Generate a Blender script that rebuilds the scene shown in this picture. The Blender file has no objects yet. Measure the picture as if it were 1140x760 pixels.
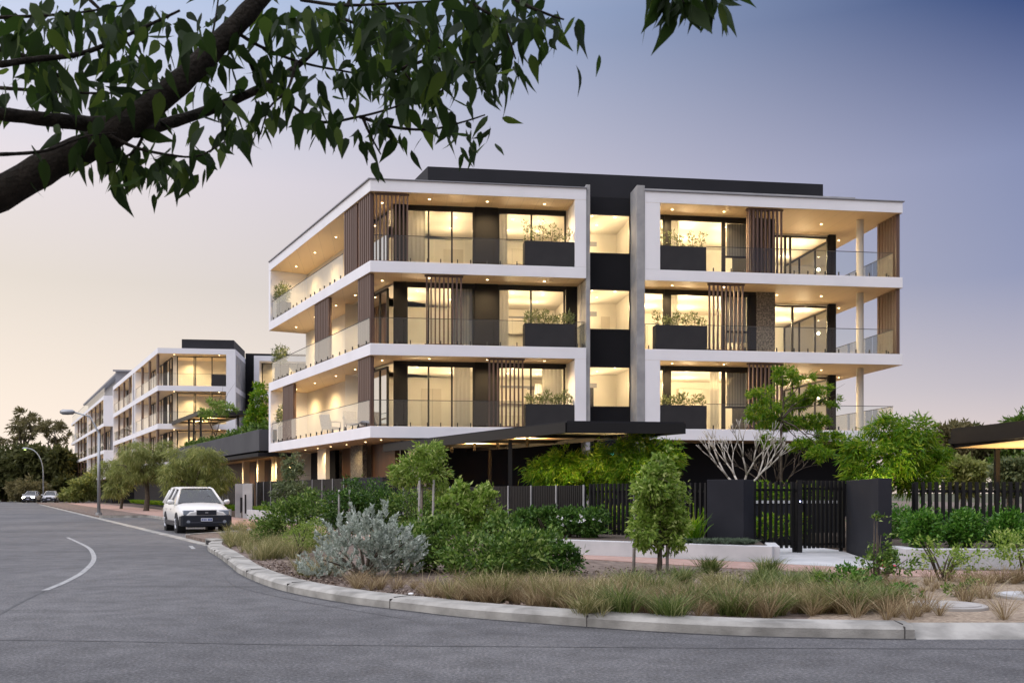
import bpy, math, random
import numpy as np
from mathutils import Vector, Matrix

R = math.radians
rng = random.Random(7)
C = bpy.context.scene.collection
sc = bpy.context.scene

def lin(r, g, b):
    f = lambda v: (v/255/12.92) if v/255 <= 0.04045 else ((v/255+0.055)/1.055)**2.4
    return (f(r), f(g), f(b), 1.0)

# ------------------------------------------------------------------ camera
F = 1060.0                       # focal length in pixels of the 1140 px wide photograph
CAM_Z = 1.4
cam_d = bpy.data.cameras.new('camera')
cam = bpy.data.objects.new('camera', cam_d); C.objects.link(cam)
cam.location = (0, 0, CAM_Z); cam.rotation_euler = (R(90), 0, 0)
cam_d.sensor_width = 36; cam_d.lens = 36*F/1140
cam_d.shift_y = (548-380)/1140.0
cam_d.clip_start = 0.05; cam_d.clip_end = 3000
cam_d.dof.use_dof = True; cam_d.dof.focus_distance = 24; cam_d.dof.aperture_fstop = 9
sc.camera = cam

# ------------------------------------------------------------------ world, sun, exposure
world = bpy.data.worlds.new('World'); sc.world = world; world.use_nodes = True
nt = world.node_tree; nt.nodes.clear()
def N(t, **kw):
    n = nt.nodes.new(t)
    for k, v in kw.items(): setattr(n, k, v)
    return n
def ramp_node(tree, stops, interp='EASE'):
    n = tree.nodes.new('ShaderNodeValToRGB'); cr = n.color_ramp; cr.interpolation = interp
    while len(cr.elements) > 1: cr.elements.remove(cr.elements[-1])
    cr.elements[0].position = stops[0][0]; cr.elements[0].color = stops[0][1]
    for p, c in stops[1:]:
        e = cr.elements.new(p); e.color = c
    return n
tc = N('ShaderNodeTexCoord'); sep = N('ShaderNodeSeparateXYZ')
nt.links.new(tc.outputs['Generated'], sep.inputs[0])
# dusk gradient: warm where the sun went down, blue violet away from it
ZEN = [(.72, (1.5,1.52,1.74,1)), (1, (1.62,1.66,1.9,1))]
warm = ramp_node(nt, [(0, (1.07,.91,.79,1)), (.1, (.95,.83,.72,1)), (.2, (.81,.73,.65,1)), (.3, (.83,.76,.79,1)), (.45, (.56,.67,.90,1))]+ZEN, 'LINEAR')
cool = ramp_node(nt, [(0, (.92,.755,.67,1)), (.1, (.545,.51,.57,1)), (.2, (.30,.33,.49,1)), (.3, (.235,.275,.455,1)), (.43, (.0,.035,.17,1)), (.5, (.03,.06,.19,1))]+ZEN, 'LINEAR')
for r_ in (warm, cool): nt.links.new(sep.outputs['Z'], r_.inputs[0])
mr0 = N('ShaderNodeMapRange'); mr = N('ShaderNodeMath', operation='POWER'); mr.inputs[1].default_value = 1.38
mr0.clamp = True; mr0.inputs[1].default_value = -0.55; mr0.inputs[2].default_value = 0.46
nt.links.new(sep.outputs['X'], mr0.inputs[0]); nt.links.new(mr0.outputs[0], mr.inputs[0])
mx = N('ShaderNodeMix', data_type='RGBA')
nt.links.new(mr.outputs[0], mx.inputs[0]); nt.links.new(warm.outputs[0], mx.inputs[6]); nt.links.new(cool.outputs[0], mx.inputs[7])
sky = N('ShaderNodeTexSky', sky_type='NISHITA'); sky.sun_disc = False
SUN_EL, SUN_AZ = R(-2), R(-70)     # low in the west, beyond the left of the street
sky.sun_elevation = SUN_EL; sky.sun_rotation = SUN_AZ
bg1 = N('ShaderNodeBackground'); bg1.inputs[1].default_value = 1.0
bg2 = N('ShaderNodeBackground'); bg2.inputs[1].default_value = 0.05
add = N('ShaderNodeAddShader'); out = N('ShaderNodeOutputWorld')
nt.links.new(mx.outputs[2], bg1.inputs[0]); nt.links.new(sky.outputs[0], bg2.inputs[0])
nt.links.new(bg1.outputs[0], add.inputs[0]); nt.links.new(bg2.outputs[0], add.inputs[1]); nt.links.new(add.outputs[0], out.inputs[0])

sl = bpy.data.lights.new('sun', 'SUN'); sun = bpy.data.objects.new('sun', sl); C.objects.link(sun)
sl.energy = 1.5; sl.angle = R(60); sl.color = (1.0, 0.955, 0.965)
sun.rotation_euler = Vector((0.6, 0.48, -0.6)).to_track_quat('-Z', 'Y').to_euler()

vs = sc.view_settings
vs.view_transform = 'Standard'; vs.look = 'None'; vs.gamma = 1; vs.exposure = 0.0; vs.use_curve_mapping = False
cy = sc.cycles
cy.use_denoising = True; cy.max_bounces = 7; cy.diffuse_bounces = 4; cy.glossy_bounces = 3; cy.transparent_max_bounces = 24; cy.transmission_bounces = 3
cy.caustics_reflective = False; cy.caustics_refractive = False; cy.sample_clamp_indirect = 4

# ------------------------------------------------------------------ materials
def mat(name, col=(.5,.5,.5), rough=.6, metal=0.0, spec=.5, noise=None, bump=None, emit=None):
    """noise = (scale, second colour, low, high); bump = (scale, strength)"""
    m = bpy.data.materials.new(name); m.use_nodes = True
    t = m.node_tree; b = t.nodes['Principled BSDF']
    b.inputs['Base Color'].default_value = (*col[:3], 1); b.inputs['Roughness'].default_value = rough
    b.inputs['Metallic'].default_value = metal; b.inputs['Specular IOR Level'].default_value = spec
    co = t.nodes.new('ShaderNodeTexCoord')
    if noise:
        n = t.nodes.new('ShaderNodeTexNoise'); n.inputs['Scale'].default_value = noise[0]; n.inputs['Detail'].default_value = 6
        t.links.new(co.outputs['Object'], n.inputs['Vector'])
        r = ramp_node(t, [(noise[2], (*col[:3], 1)), (noise[3], (*noise[1][:3], 1))], 'LINEAR')
        t.links.new(n.outputs[0], r.inputs[0]); t.links.new(r.outputs[0], b.inputs['Base Color'])
    if bump:
        n = t.nodes.new('ShaderNodeTexNoise'); n.inputs['Scale'].default_value = bump[0]; n.inputs['Detail'].default_value = 4
        t.links.new(co.outputs['Object'], n.inputs['Vector'])
        bp = t.nodes.new('ShaderNodeBump'); bp.inputs['Strength'].default_value = bump[1]; bp.inputs['Distance'].default_value = .02
        t.links.new(n.outputs[0], bp.inputs['Height']); t.links.new(bp.outputs[0], b.inputs['Normal'])
    if emit:
        b.inputs['Emission Color'].default_value = (*emit[0], 1); b.inputs['Emission Strength'].default_value = emit[1]
    return m

def leaf_mat(name, c1, c2, trans=.35, rough=.55, c3=None):
    m = bpy.data.materials.new(name); m.use_nodes = True; t = m.node_tree; t.nodes.clear()
    g = t.nodes.new('ShaderNodeNewGeometry')
    st = [(0, (*c1, 1)), (.75, (*c2, 1))] + ([(1, (*c3, 1))] if c3 else [])
    r = ramp_node(t, st, 'LINEAR'); t.links.new(g.outputs['Random Per Island'], r.inputs[0])
    b = t.nodes.new('ShaderNodeBsdfPrincipled'); b.inputs['Roughness'].default_value = rough; b.inputs['Specular IOR Level'].default_value = .3
    tr = t.nodes.new('ShaderNodeBsdfTranslucent'); mixn = t.nodes.new('ShaderNodeMixShader'); mixn.inputs[0].default_value = trans
    o = t.nodes.new('ShaderNodeOutputMaterial')
    t.links.new(r.outputs[0], b.inputs['Base Color']); t.links.new(r.outputs[0], tr.inputs[0])
    t.links.new(b.outputs[0], mixn.inputs[1]); t.links.new(tr.outputs[0], mixn.inputs[2]); t.links.new(mixn.outputs[0], o.inputs[0])
    return m

def glass_mat(name, tint=(1,1,1), boost=1.0, base=0.0):
    m = bpy.data.materials.new(name); m.use_nodes = True; t = m.node_tree; t.nodes.clear()
    tr = t.nodes.new('ShaderNodeBsdfTransparent'); tr.inputs[0].default_value = (*tint, 1)
    gl = t.nodes.new('ShaderNodeBsdfGlossy'); gl.inputs['Roughness'].default_value = .01
    fr = t.nodes.new('ShaderNodeFresnel'); fr.inputs[0].default_value = 1.5
    mu = t.nodes.new('ShaderNodeMath'); mu.operation = 'MULTIPLY_ADD'; mu.inputs[1].default_value = boost; mu.inputs[2].default_value = base; mu.use_clamp = True
    mi = t.nodes.new('ShaderNodeMixShader'); o = t.nodes.new('ShaderNodeOutputMaterial')
    t.links.new(fr.outputs[0], mu.inputs[0]); t.links.new(mu.outputs[0], mi.inputs[0])
    t.links.new(tr.outputs[0], mi.inputs[1]); t.links.new(gl.outputs[0], mi.inputs[2]); t.links.new(mi.outputs[0], o.inputs[0])
    return m

def board_mat(name, c1, c2, pitch, axis='X', gap=.06, rough=.5):
    """boards: thin dark joints every PITCH metres along an object axis plus a grain"""
    m = bpy.data.materials.new(name); m.use_nodes = True; t = m.node_tree; b = t.nodes['Principled BSDF']
    co = t.nodes.new('ShaderNodeTexCoord'); sp = t.nodes.new('ShaderNodeSeparateXYZ'); t.links.new(co.outputs['Object'], sp.inputs[0])
    d = t.nodes.new('ShaderNodeMath'); d.operation = 'DIVIDE'; d.inputs[1].default_value = pitch; t.links.new(sp.outputs[axis], d.inputs[0])
    fl = t.nodes.new('ShaderNodeMath'); fl.operation = 'FLOOR'; t.links.new(d.outputs[0], fl.inputs[0])
    wn = t.nodes.new('ShaderNodeTexWhiteNoise'); wn.noise_dimensions = '1D'; t.links.new(fl.outputs[0], wn.inputs['W'])
    fr = t.nodes.new('ShaderNodeMath'); fr.operation = 'FRACT'; t.links.new(d.outputs[0], fr.inputs[0])
    lt = t.nodes.new('ShaderNodeMath'); lt.operation = 'GREATER_THAN'; lt.inputs[1].default_value = gap; t.links.new(fr.outputs[0], lt.inputs[0])
    r = ramp_node(t, [(0, (*c1, 1)), (1, (*c2, 1))], 'LINEAR'); t.links.new(wn.outputs[0], r.inputs[0])
    mi = t.nodes.new('ShaderNodeMix'); mi.data_type = 'RGBA'; mi.inputs[6].default_value = (c1[0]*.35, c1[1]*.35, c1[2]*.35, 1)
    t.links.new(lt.outputs[0], mi.inputs[0]); t.links.new(r.outputs[0], mi.inputs[7]); t.links.new(mi.outputs[2], b.inputs['Base Color'])
    b.inputs['Roughness'].default_value = rough
    return m

M = {}
M['render'] = mat('white_render', (.84,.83,.85), .75, noise=(.7, (.76,.75,.77), .45, .85), bump=(60,.04))
M['soffit'] = board_mat('soffit_boards', (.70,.53,.33), (.73,.56,.35), .6, 'X', .008, .6)
M['tile'] = mat('balcony_tile', (.50,.48,.45), .5)
M['plaster'] = mat('interior_plaster', (.80,.75,.65), .8, noise=(1.2, (.75,.70,.60), .4, .7))
M['brass'] = mat('lit_recess_gold', (.34,.19,.07), .45, metal=.4)  # gold tone standing in for warm light on a recessed wall panel
M['wicker'] = mat('pale_wicker', (.46,.43,.38), .8, noise=(30, (.30,.27,.23), .4, .6), bump=(60,.6))
M['joinery'] = board_mat('interior_joinery', (.62,.56,.46), (.68,.62,.52), .9, 'X', .012)
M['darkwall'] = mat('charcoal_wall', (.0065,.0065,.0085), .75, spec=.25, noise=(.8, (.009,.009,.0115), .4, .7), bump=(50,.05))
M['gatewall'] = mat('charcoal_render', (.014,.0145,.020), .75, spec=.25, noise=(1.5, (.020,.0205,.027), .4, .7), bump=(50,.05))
M['darkmetal'] = mat('dark_aluminium', (.010,.0095,.010), .45, spec=.3)
M['planter'] = mat('planter_charcoal', (.026,.025,.026), .6, spec=.3, noise=(2, (.032,.030,.031), .4, .7))
M['podium'] = mat('podium_grey', (.062,.064,.072), .7, spec=.3, noise=(.6, (.078,.080,.088), .4, .7))
M['concrete'] = mat('board_concrete', (.26,.26,.265), .8, noise=(1.3, (.40,.39,.38), .35, .68), bump=(18,.15))
M['paleconcrete'] = mat('pale_concrete', (.42,.425,.43), .8, noise=(1.8, (.54,.54,.54), .35, .7), bump=(30,.12))
M['batten'] = board_mat('brown_batten', (.118,.068,.050), (.145,.088,.066), .17, 'X', 0.0, .5)
M['battenside'] = board_mat('brown_batten_side', (.112,.066,.05), (.14,.085,.064), .17, 'Y', 0.0, .5)
M['timber'] = board_mat('timber_cladding', (.055,.024,.011), (.085,.037,.016), .14, 'X', .06, .45)
M['roofdark'] = mat('dark_roof', (.011,.011,.014), .6, spec=.3, noise=(.5, (.016,.016,.020), .4, .7))
M['roofgrey'] = mat('grey_roof_sheet', (.26,.26,.28), .5)
M['column'] = mat('beige_column', (.58,.54,.47), .7)
M['stone'] = mat('stone_cladding', (.06,.055,.05), .7, noise=(14, (.22,.20,.17), .4, .65), bump=(20,.5))
M['glass'] = glass_mat('window_glass', (.93,.95,.94), .9)
M['balglass'] = glass_mat('balustrade_glass', (.92,.96,.96), .5, .028)
M['chrome'] = mat('steel_spigot', (.06,.06,.06), .35, metal=.6)
M['lamp'] = mat('lamp_disc', (1,.9,.7), .5, emit=((1,.82,.52), 14))
M['strip'] = mat('led_strip', (1,.9,.7), .5, emit=((1,.78,.42), 7))
M['sheer'] = leaf_mat('sheer_curtain', (.55,.52,.46), (.58,.55,.49), .45, .8)
M['blind'] = board_mat('fabric_blind', (.62,.58,.50), (.66,.62,.54), .12, 'X', .15)
M['bark'] = mat('bark', (.06,.045,.032), .9, noise=(9, (.11,.085,.06), .35, .7), bump=(40,.6))
M['palebark'] = mat('pale_bark', (.17,.14,.11), .85, noise=(12, (.28,.24,.20), .35, .7), bump=(40,.4))
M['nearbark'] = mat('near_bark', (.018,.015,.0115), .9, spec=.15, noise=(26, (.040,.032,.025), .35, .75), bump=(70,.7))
M['frangipani'] = mat('frangipani_bark', (.36,.32,.27), .8, noise=(14, (.52,.48,.42), .35, .7), bump=(40,.3))
M['stake'] = mat('weathered_stake', (.36,.34,.32), .85, noise=(10, (.48,.46,.43), .3, .7))
M['steel'] = mat('galvanised_steel', (.33,.34,.35), .45, metal=.7)
M['tyre'] = mat('tyre_rubber', (.014,.014,.015), .8)
M['rim'] = mat('alloy_rim', (.42,.43,.45), .35, metal=.7)
M['carwhite'] = mat('car_pearl_white', (.72,.71,.68), .25, spec=.6)
M['carsilver'] = mat('car_silver', (.52,.54,.58), .3, metal=.2)
M['carblack'] = mat('car_cladding', (.014,.016,.024), .5)
M['carglass'] = mat('car_glass', (.022,.032,.042), .06, spec=.35)
M['carwindow'] = glass_mat('car_window', (.40,.47,.48), 1.0, .05)
M['seat'] = mat('car_seat_cloth', (.10,.10,.105), .9)
M['headlamp'] = mat('headlamp_lens', (.26,.29,.34), .1, spec=.8)
M['headlit'] = mat('headlamp_lit', (1,.95,.8), .2, emit=((1,.86,.6), 120))
M['plate'] = mat('plate_white', (.70,.72,.78), .4)
M['plateblue'] = mat('plate_blue', (.03,.06,.25), .4)
M['pink'] = mat('pink_paint', (.75,.07,.13), .6)
M['paper'] = mat('white_paper', (.8,.8,.8), .7)
M['exit'] = mat('exit_sign_green', (.1,.6,.45), .4, emit=((.10,.75,.52), 1.6))
M['exitwhite'] = mat('exit_sign_white', (.8,.9,.9), .4, emit=((.75,1,.95), 1.6))
M['lampgreen'] = mat('street_lamp_lens', (.8,1,.5), .4, emit=((.72,1,.28), 2.2))
M['bluelight'] = mat('keypad_light', (.4,.5,1), .4, emit=((.45,.5,1), 10))
M['soil'] = mat('garden_soil', (.05,.035,.025), .95, noise=(8, (.10,.075,.055), .35, .7), bump=(25,.6))

def asphalt():
    m = bpy.data.materials.new('asphalt'); m.use_nodes = True; t = m.node_tree; b = t.nodes['Principled BSDF']
    co = t.nodes.new('ShaderNodeTexCoord')
    def noise(sc_, det=5, rg=.6):
        n = t.nodes.new('ShaderNodeTexNoise'); n.inputs['Scale'].default_value = sc_; n.inputs['Detail'].default_value = det; n.inputs['Roughness'].default_value = rg
        t.links.new(co.outputs['Object'], n.inputs['Vector']); return n
    big = noise(.22, 4); mid = noise(2.5, 6); fine = noise(34, 5, .8)
    r1 = ramp_node(t, [(.36, (.092,.091,.094,1)), (.66, (.142,.140,.141,1))], 'LINEAR'); t.links.new(big.outputs[0], r1.inputs[0])
    r2 = ramp_node(t, [(.3, (.70,.70,.70,1)), (.7, (1.16,1.16,1.16,1))], 'LINEAR'); t.links.new(mid.outputs[0], r2.inputs[0])
    r3 = ramp_node(t, [(.34, (.45,.45,.46,1)), (.5, (.92,.92,.92,1)), (.64, (1.9,1.88,1.85,1))], 'LINEAR'); t.links.new(fine.outputs[0], r3.inputs[0])
    def mul(a, c):
        k = t.nodes.new('ShaderNodeMix'); k.data_type = 'RGBA'; k.blend_type = 'MULTIPLY'; k.inputs[0].default_value = 1
        t.links.new(a, k.inputs[6]); t.links.new(c, k.inputs[7]); return k.outputs[2]
    # wheel tracks and old seams: long stretched streaks
    mp = t.nodes.new('ShaderNodeMapping'); mp.inputs['Rotation'].default_value = (0,0,R(8)); mp.inputs['Scale'].default_value = (.05, 1.1, 1)
    t.links.new(co.outputs['Object'], mp.inputs[0])
    st = t.nodes.new('ShaderNodeTexNoise'); st.inputs['Scale'].default_value = 1.2; st.inputs['Detail'].default_value = 5; t.links.new(mp.outputs[0], st.inputs['Vector'])
    r4 = ramp_node(t, [(.30, (.74,.74,.74,1)), (.42, (1,1,1,1)), (.7, (1.03,1.03,1.03,1))], 'LINEAR'); t.links.new(st.outputs[0], r4.inputs[0])
    col = mul(mul(mul(r1.outputs[0], r2.outputs[0]), r3.outputs[0]), r4.outputs[0])
    t.links.new(col, b.inputs['Base Color'])
    b.inputs['Roughness'].default_value = .82; b.inputs['Specular IOR Level'].default_value = .35
    bp = t.nodes.new('ShaderNodeBump'); bp.inputs['Strength'].default_value = .6; bp.inputs['Distance'].default_value = .012
    t.links.new(fine.outputs[0], bp.inputs['Height']); t.links.new(bp.outputs[0], b.inputs['Normal'])
    return m
M['asphalt'] = asphalt()

def brick_paving():
    m = bpy.data.materials.new('brick_paving'); m.use_nodes = True; t = m.node_tree; b = t.nodes['Principled BSDF']
    co = t.nodes.new('ShaderNodeTexCoord'); mp = t.nodes.new('ShaderNodeMapping'); mp.inputs['Rotation'].default_value = (0,0,R(-28))
    br = t.nodes.new('ShaderNodeTexBrick'); br.inputs['Scale'].default_value = 1
    br.inputs['Brick Width'].default_value = .23; br.inputs['Row Height'].default_value = .115; br.inputs['Mortar Size'].default_value = .006
    br.inputs['Color1'].default_value = (.33,.20,.16,1); br.inputs['Color2'].default_value = (.42,.27,.225,1); br.inputs['Mortar'].default_value = (.30,.22,.18,1)
    t.links.new(co.outputs['Object'], mp.inputs[0]); t.links.new(mp.outputs[0], br.inputs['Vector']); t.links.new(br.outputs[0], b.inputs['Base Color'])
    b.inputs['Roughness'].default_value = .8
    return m
M['brick'] = brick_paving()
M['mulch'] = mat('verge_mulch', (.10,.07,.055), .95, noise=(7, (.24,.185,.15), .35, .7), bump=(35,.9))
M['sand'] = mat('verge_sand', (.20,.15,.105), .95, noise=(23, (.42,.335,.245), .35, .7), bump=(40,.6))
M['kerb'] = mat('kerb_concrete', (.20,.192,.172), .9, noise=(2.6, (.40,.385,.35), .34, .62), bump=(60,.35))
M['kerbjoint'] = mat('kerb_joint', (.06,.055,.05), .9)
M['roadpaint'] = mat('road_paint', (.40,.40,.39), .7, noise=(11, (.17,.17,.17), .40, .66))
M['tar'] = mat('tar_seam', (.055,.055,.058), .75, noise=(6, (.10,.10,.10), .4, .7))
M['lid'] = mat('lid_concrete', (.30,.28,.26), .85, noise=(6, (.40,.38,.35), .3, .7), bump=(60,.2))
M['chip'] = leaf_mat('bark_chip', (.09,.06,.045), (.26,.20,.16), 0.0, .9, (.34,.28,.23))
M['earth'] = mat('grassy_ground', (.055,.07,.025), .95, noise=(.6, (.10,.085,.05), .35, .7))

G_ = {}
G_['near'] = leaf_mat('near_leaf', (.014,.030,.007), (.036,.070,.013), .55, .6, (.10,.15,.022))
G_['shrub'] = leaf_mat('shrub_leaf', (.028,.075,.008), (.14,.24,.035), .35, .45, (.36,.44,.14))
G_['dark'] = leaf_mat('dark_leaf', (.016,.055,.008), (.075,.165,.022), .35, .4, (.20,.32,.08))
G_['lime'] = leaf_mat('lime_leaf', (.10,.19,.018), (.29,.41,.07), .45, .45, (.55,.62,.22))
G_['bright'] = leaf_mat('bright_leaf', (.05,.16,.006), (.20,.34,.014), .5, .45, (.42,.46,.05))
G_['pepper'] = leaf_mat('wispy_leaf', (.15,.19,.045), (.34,.37,.11), .5, .5, (.58,.58,.24))
G_['silver'] = leaf_mat('silver_leaf', (.24,.285,.23), (.52,.57,.49), .25, .75, (.74,.77,.70))
G_['olive'] = leaf_mat('olive_leaf', (.075,.105,.04), (.17,.21,.09), .35, .45, (.30,.33,.17))
G_['strap'] = leaf_mat('strap_leaf', (.05,.09,.016), (.17,.225,.055), .35, .5, (.42,.41,.18))
G_['dry'] = leaf_mat('dry_grass', (.17,.115,.06), (.38,.285,.16), .35, .8, (.66,.56,.34))
G_['strawgreen'] = leaf_mat('straw_green_grass', (.11,.13,.035), (.34,.31,.13), .35, .7, (.68,.58,.34))
G_['bush'] = leaf_mat('far_bush_leaf', (.055,.068,.02), (.13,.135,.045), .4, .6)
G_['gum'] = leaf_mat('far_gum_leaf', (.12,.11,.045), (.22,.19,.085), .45, .6)
G_['hedge'] = leaf_mat('hedge_leaf', (.025,.10,.008), (.09,.23,.022), .4, .35, (.24,.42,.08))
G_['cover'] = leaf_mat('ground_cover_leaf', (.06,.09,.055), (.11,.15,.09), .2, .6)
# ------------------------------------------------------------------ helpers
class MB:
    """collects boxes, prisms and tubes; build() links them as ONE mesh object"""
    def __init__(s): s.v = []; s.f = []; s.m = []
    def _add(s, vs_, fs, mi=0):
        o = len(s.v); s.v += [tuple(p) for p in vs_]
        s.f += [tuple(i+o for i in f) for f in fs]; s.m += [mi]*len(fs); return s
    def box(s, x0, x1, y0, y1, z0, z1, mi=0):
        s._add([(x0,y0,z0),(x1,y0,z0),(x1,y1,z0),(x0,y1,z0),(x0,y0,z1),(x1,y0,z1),(x1,y1,z1),(x0,y1,z1)],
               [(0,3,2,1),(4,5,6,7),(0,1,5,4),(1,2,6,5),(2,3,7,6),(3,0,4,7)], mi); return s
    def prism(s, poly, z0, z1, side=0, top=None, bot=None):
        a = sum(poly[i][0]*poly[(i+1)%len(poly)][1]-poly[(i+1)%len(poly)][0]*poly[i][1] for i in range(len(poly)))
        if a < 0: poly = poly[::-1]
        n = len(poly)
        s._add([(*p, z0) for p in poly]+[(*p, z1) for p in poly], [(i, (i+1)%n, n+(i+1)%n, n+i) for i in range(n)], side)
        o = len(s.v)-2*n
        s.f.append(tuple(o+n+i for i in range(n))); s.m.append(side if top is None else top)
        s.f.append(tuple(o+n-1-i for i in range(n))); s.m.append(side if bot is None else bot); return s
    def bar(s, p, q, wd, z0, z1, mi=0):
        """upright slab from plan point p to q, WD thick"""
        d = Vector((q[0]-p[0], q[1]-p[1])); d.normalize(); n = Vector((-d.y, d.x))*wd/2
        return s.prism([(p[0]-n.x,p[1]-n.y),(q[0]-n.x,q[1]-n.y),(q[0]+n.x,q[1]+n.y),(p[0]+n.x,p[1]+n.y)], z0, z1, mi)
    def tube(s, pts, rad, seg=8, mi=0, cap=True):
        pts = [Vector(p) for p in pts]; n = len(pts)
        if not hasattr(rad, '__len__'): rad = [rad]*n
        rings = []; prev = None
        for i, p in enumerate(pts):
            t = (pts[min(i+1,n-1)]-pts[max(i-1,0)]); t.normalize()
            ref = prev if prev is not None else (Vector((1,0,0)) if abs(t.x) < .9 else Vector((0,1,0)))
            u = ref - t*ref.dot(t); u.normalize(); prev = u; w = t.cross(u)
            rings.append([p+(u*math.cos(2*math.pi*k/seg)+w*math.sin(2*math.pi*k/seg))*rad[i] for k in range(seg)])
        vs_ = [q for r_ in rings for q in r_]; fs = []
        for i in range(n-1):
            for k in range(seg):
                fs.append((i*seg+k, i*seg+(k+1)%seg, (i+1)*seg+(k+1)%seg, (i+1)*seg+k))
        if cap: fs += [tuple(range(seg))[::-1], tuple((n-1)*seg+k for k in range(seg))]
        s._add(vs_, fs, mi); return s
    def disc(s, c, r, seg=14, nz=-1, mi=0):
        s._add([(c[0]+r*math.cos(2*math.pi*k/seg), c[1]+r*math.sin(2*math.pi*k/seg), c[2]) for k in range(seg)],
               [tuple(range(seg)) if nz > 0 else tuple(range(seg))[::-1]], mi); return s
    def build(s, name, mats, parent=None, smooth=False, bevel=0, auto=None):
        me = bpy.data.meshes.new(name); me.from_pydata(s.v, [], s.f); me.update()
        if not isinstance(mats, (list, tuple)): mats = [mats]
        for m_ in mats: me.materials.append(m_)
        if len(mats) > 1: me.polygons.foreach_set('material_index', s.m)
        if smooth: me.polygons.foreach_set('use_smooth', [True]*len(me.polygons))
        o = bpy.data.objects.new(name, me); C.objects.link(o)
        if parent is not None: o.parent = parent
        if bevel:
            b = o.modifiers.new('edge', 'BEVEL'); b.width = bevel; b.segments = 2; b.limit_method = 'ANGLE'
        return o

def tag(o, label=None, cat=None, group=None, kind=None):
    if label: o['label'] = label
    if cat: o['category'] = cat
    if group: o['group'] = group
    if kind: o['kind'] = kind
    return o
def thing(name, label, cat, loc=(0,0,0), rz=0.0, group=None):
    o = bpy.data.objects.new(name, None); C.objects.link(o); o.location = loc; o.rotation_euler = (0,0,rz)
    return tag(o, label, cat, group)
def copy_tree(o, parent=None):
    c = o.copy(); C.objects.link(c)
    if parent is not None: c.parent = parent
    for ch in list(o.children): copy_tree(ch, c)
    return c
def structure(o): o['kind'] = 'structure'; return o
WARM = (1.0, .69, .33); LAMPS = 19
def bulb(parent, loc, power, col, radius=.05):
    l = bpy.data.lights.new('room_lamp', 'POINT'); l.energy = power*LAMPS; l.color = col; l.shadow_soft_size = radius
    o = bpy.data.objects.new('room_lamp', l); C.objects.link(o); o.location = loc; o.parent = parent
    return o
def spot(parent, loc, power, col=WARM, angle=150, radius=.05, target=(0,0,-1)):
    l = bpy.data.lights.new('downlight_lamp', 'SPOT'); l.energy = power*LAMPS; l.color = col; l.spot_size = R(angle); l.spot_blend = .9; l.shadow_soft_size = radius
    o = bpy.data.objects.new('downlight_lamp', l); C.objects.link(o); o.location = loc
    o.rotation_euler = Vector(target).to_track_quat('-Z', 'Y').to_euler()
    if parent is not None: o.parent = parent
    return o

# plan helpers: a photograph pixel on the ground (or at a given distance) as a place in the world
def ground(px, py, z=0.0):
    Y = (CAM_Z-z)*F/(py-548.0); return ((px-570)/F*Y, Y)
def at(px, py, Y): return Vector(((px-570)/F*Y, Y, CAM_Z+(548-py)/F*Y))

# ------------------------------------------------------------------ foliage
def np_mesh(name, verts, faces_n, mat_, parent=None, smooth=False):
    """verts (n,k,3): n islands of one k-gon each (k = faces_n)"""
    n, k, _ = verts.shape
    me = bpy.data.meshes.new(name)
    me.vertices.add(n*k); me.vertices.foreach_set('co', verts.astype(np.float32).ravel())
    me.loops.add(n*k); me.loops.foreach_set('vertex_index', np.arange(n*k, dtype=np.int32))
    me.polygons.add(n); me.polygons.foreach_set('loop_start', np.arange(0, n*k, k, dtype=np.int32))
    me.polygons.foreach_set('loop_total', np.full(n, k, dtype=np.int32))
    me.update(calc_edges=True); me.materials.append(mat_)
    o = bpy.data.objects.new(name, me); C.objects.link(o)
    if parent is not None: o.parent = parent
    return o

def np_grid(name, verts, faces, mat_, parent=None):
    """verts (n,k,3) and one list of quads per island"""
    n, k, _ = verts.shape; f = np.array(faces, np.int32); me = bpy.data.meshes.new(name)
    me.vertices.add(n*k); me.vertices.foreach_set('co', verts.astype(np.float32).ravel())
    idx = (f[None]+(np.arange(n, dtype=np.int32)*k)[:,None,None]).reshape(-1,4); m = len(idx)
    me.loops.add(m*4); me.loops.foreach_set('vertex_index', idx.ravel())
    me.polygons.add(m); me.polygons.foreach_set('loop_start', np.arange(0, m*4, 4, dtype=np.int32)); me.polygons.foreach_set('loop_total', np.full(m, 4, dtype=np.int32))
    me.polygons.foreach_set('use_smooth', np.ones(m, dtype=bool)); me.update(calc_edges=True); me.materials.append(mat_)
    o = bpy.data.objects.new(name, me); C.objects.link(o)
    if parent is not None: o.parent = parent
    return o
def unit(v): return v/np.maximum(np.linalg.norm(v, axis=-1, keepdims=True), 1e-9)
def leaves(P, D, L, Wd, g, curl=.15):
    """a pointed leaf at each point P along direction D: length L, width Wd -> (n,4,3)"""
    n = len(P); D = unit(D)
    rnd = unit(g.normal(size=(n,3))); S = unit(np.cross(D, rnd)); U = np.cross(S, D)
    L = L*g.uniform(.65,1.3,(n,1)); Wd = Wd*g.uniform(.7,1.25,(n,1))
    mid = P + D*L*.42
    return np.stack([P, mid+S*Wd*.5+U*L*curl*.4, P+D*L, mid-S*Wd*.5+U*L*curl*.4], axis=1)

def cloud_points(clumps, n, g, shell=.55):
    cl = np.array(clumps, float); vol = np.prod(cl[:,3:6], axis=1)**.8; idx = g.choice(len(cl), n, p=vol/vol.sum())
    d = unit(g.normal(size=(n,3))); r = g.uniform(shell**3, 1, (n,1))**(1/3)
    r = r*(1+.16*np.sin(d[:,:1]*7+idx[:,None])*np.cos(d[:,1:2]*6+2*idx[:,None]) + .12*np.sin(d[:,2:3]*11+3*idx[:,None]))
    return cl[idx,:3] + d*r*cl[idx,3:6], d

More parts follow.
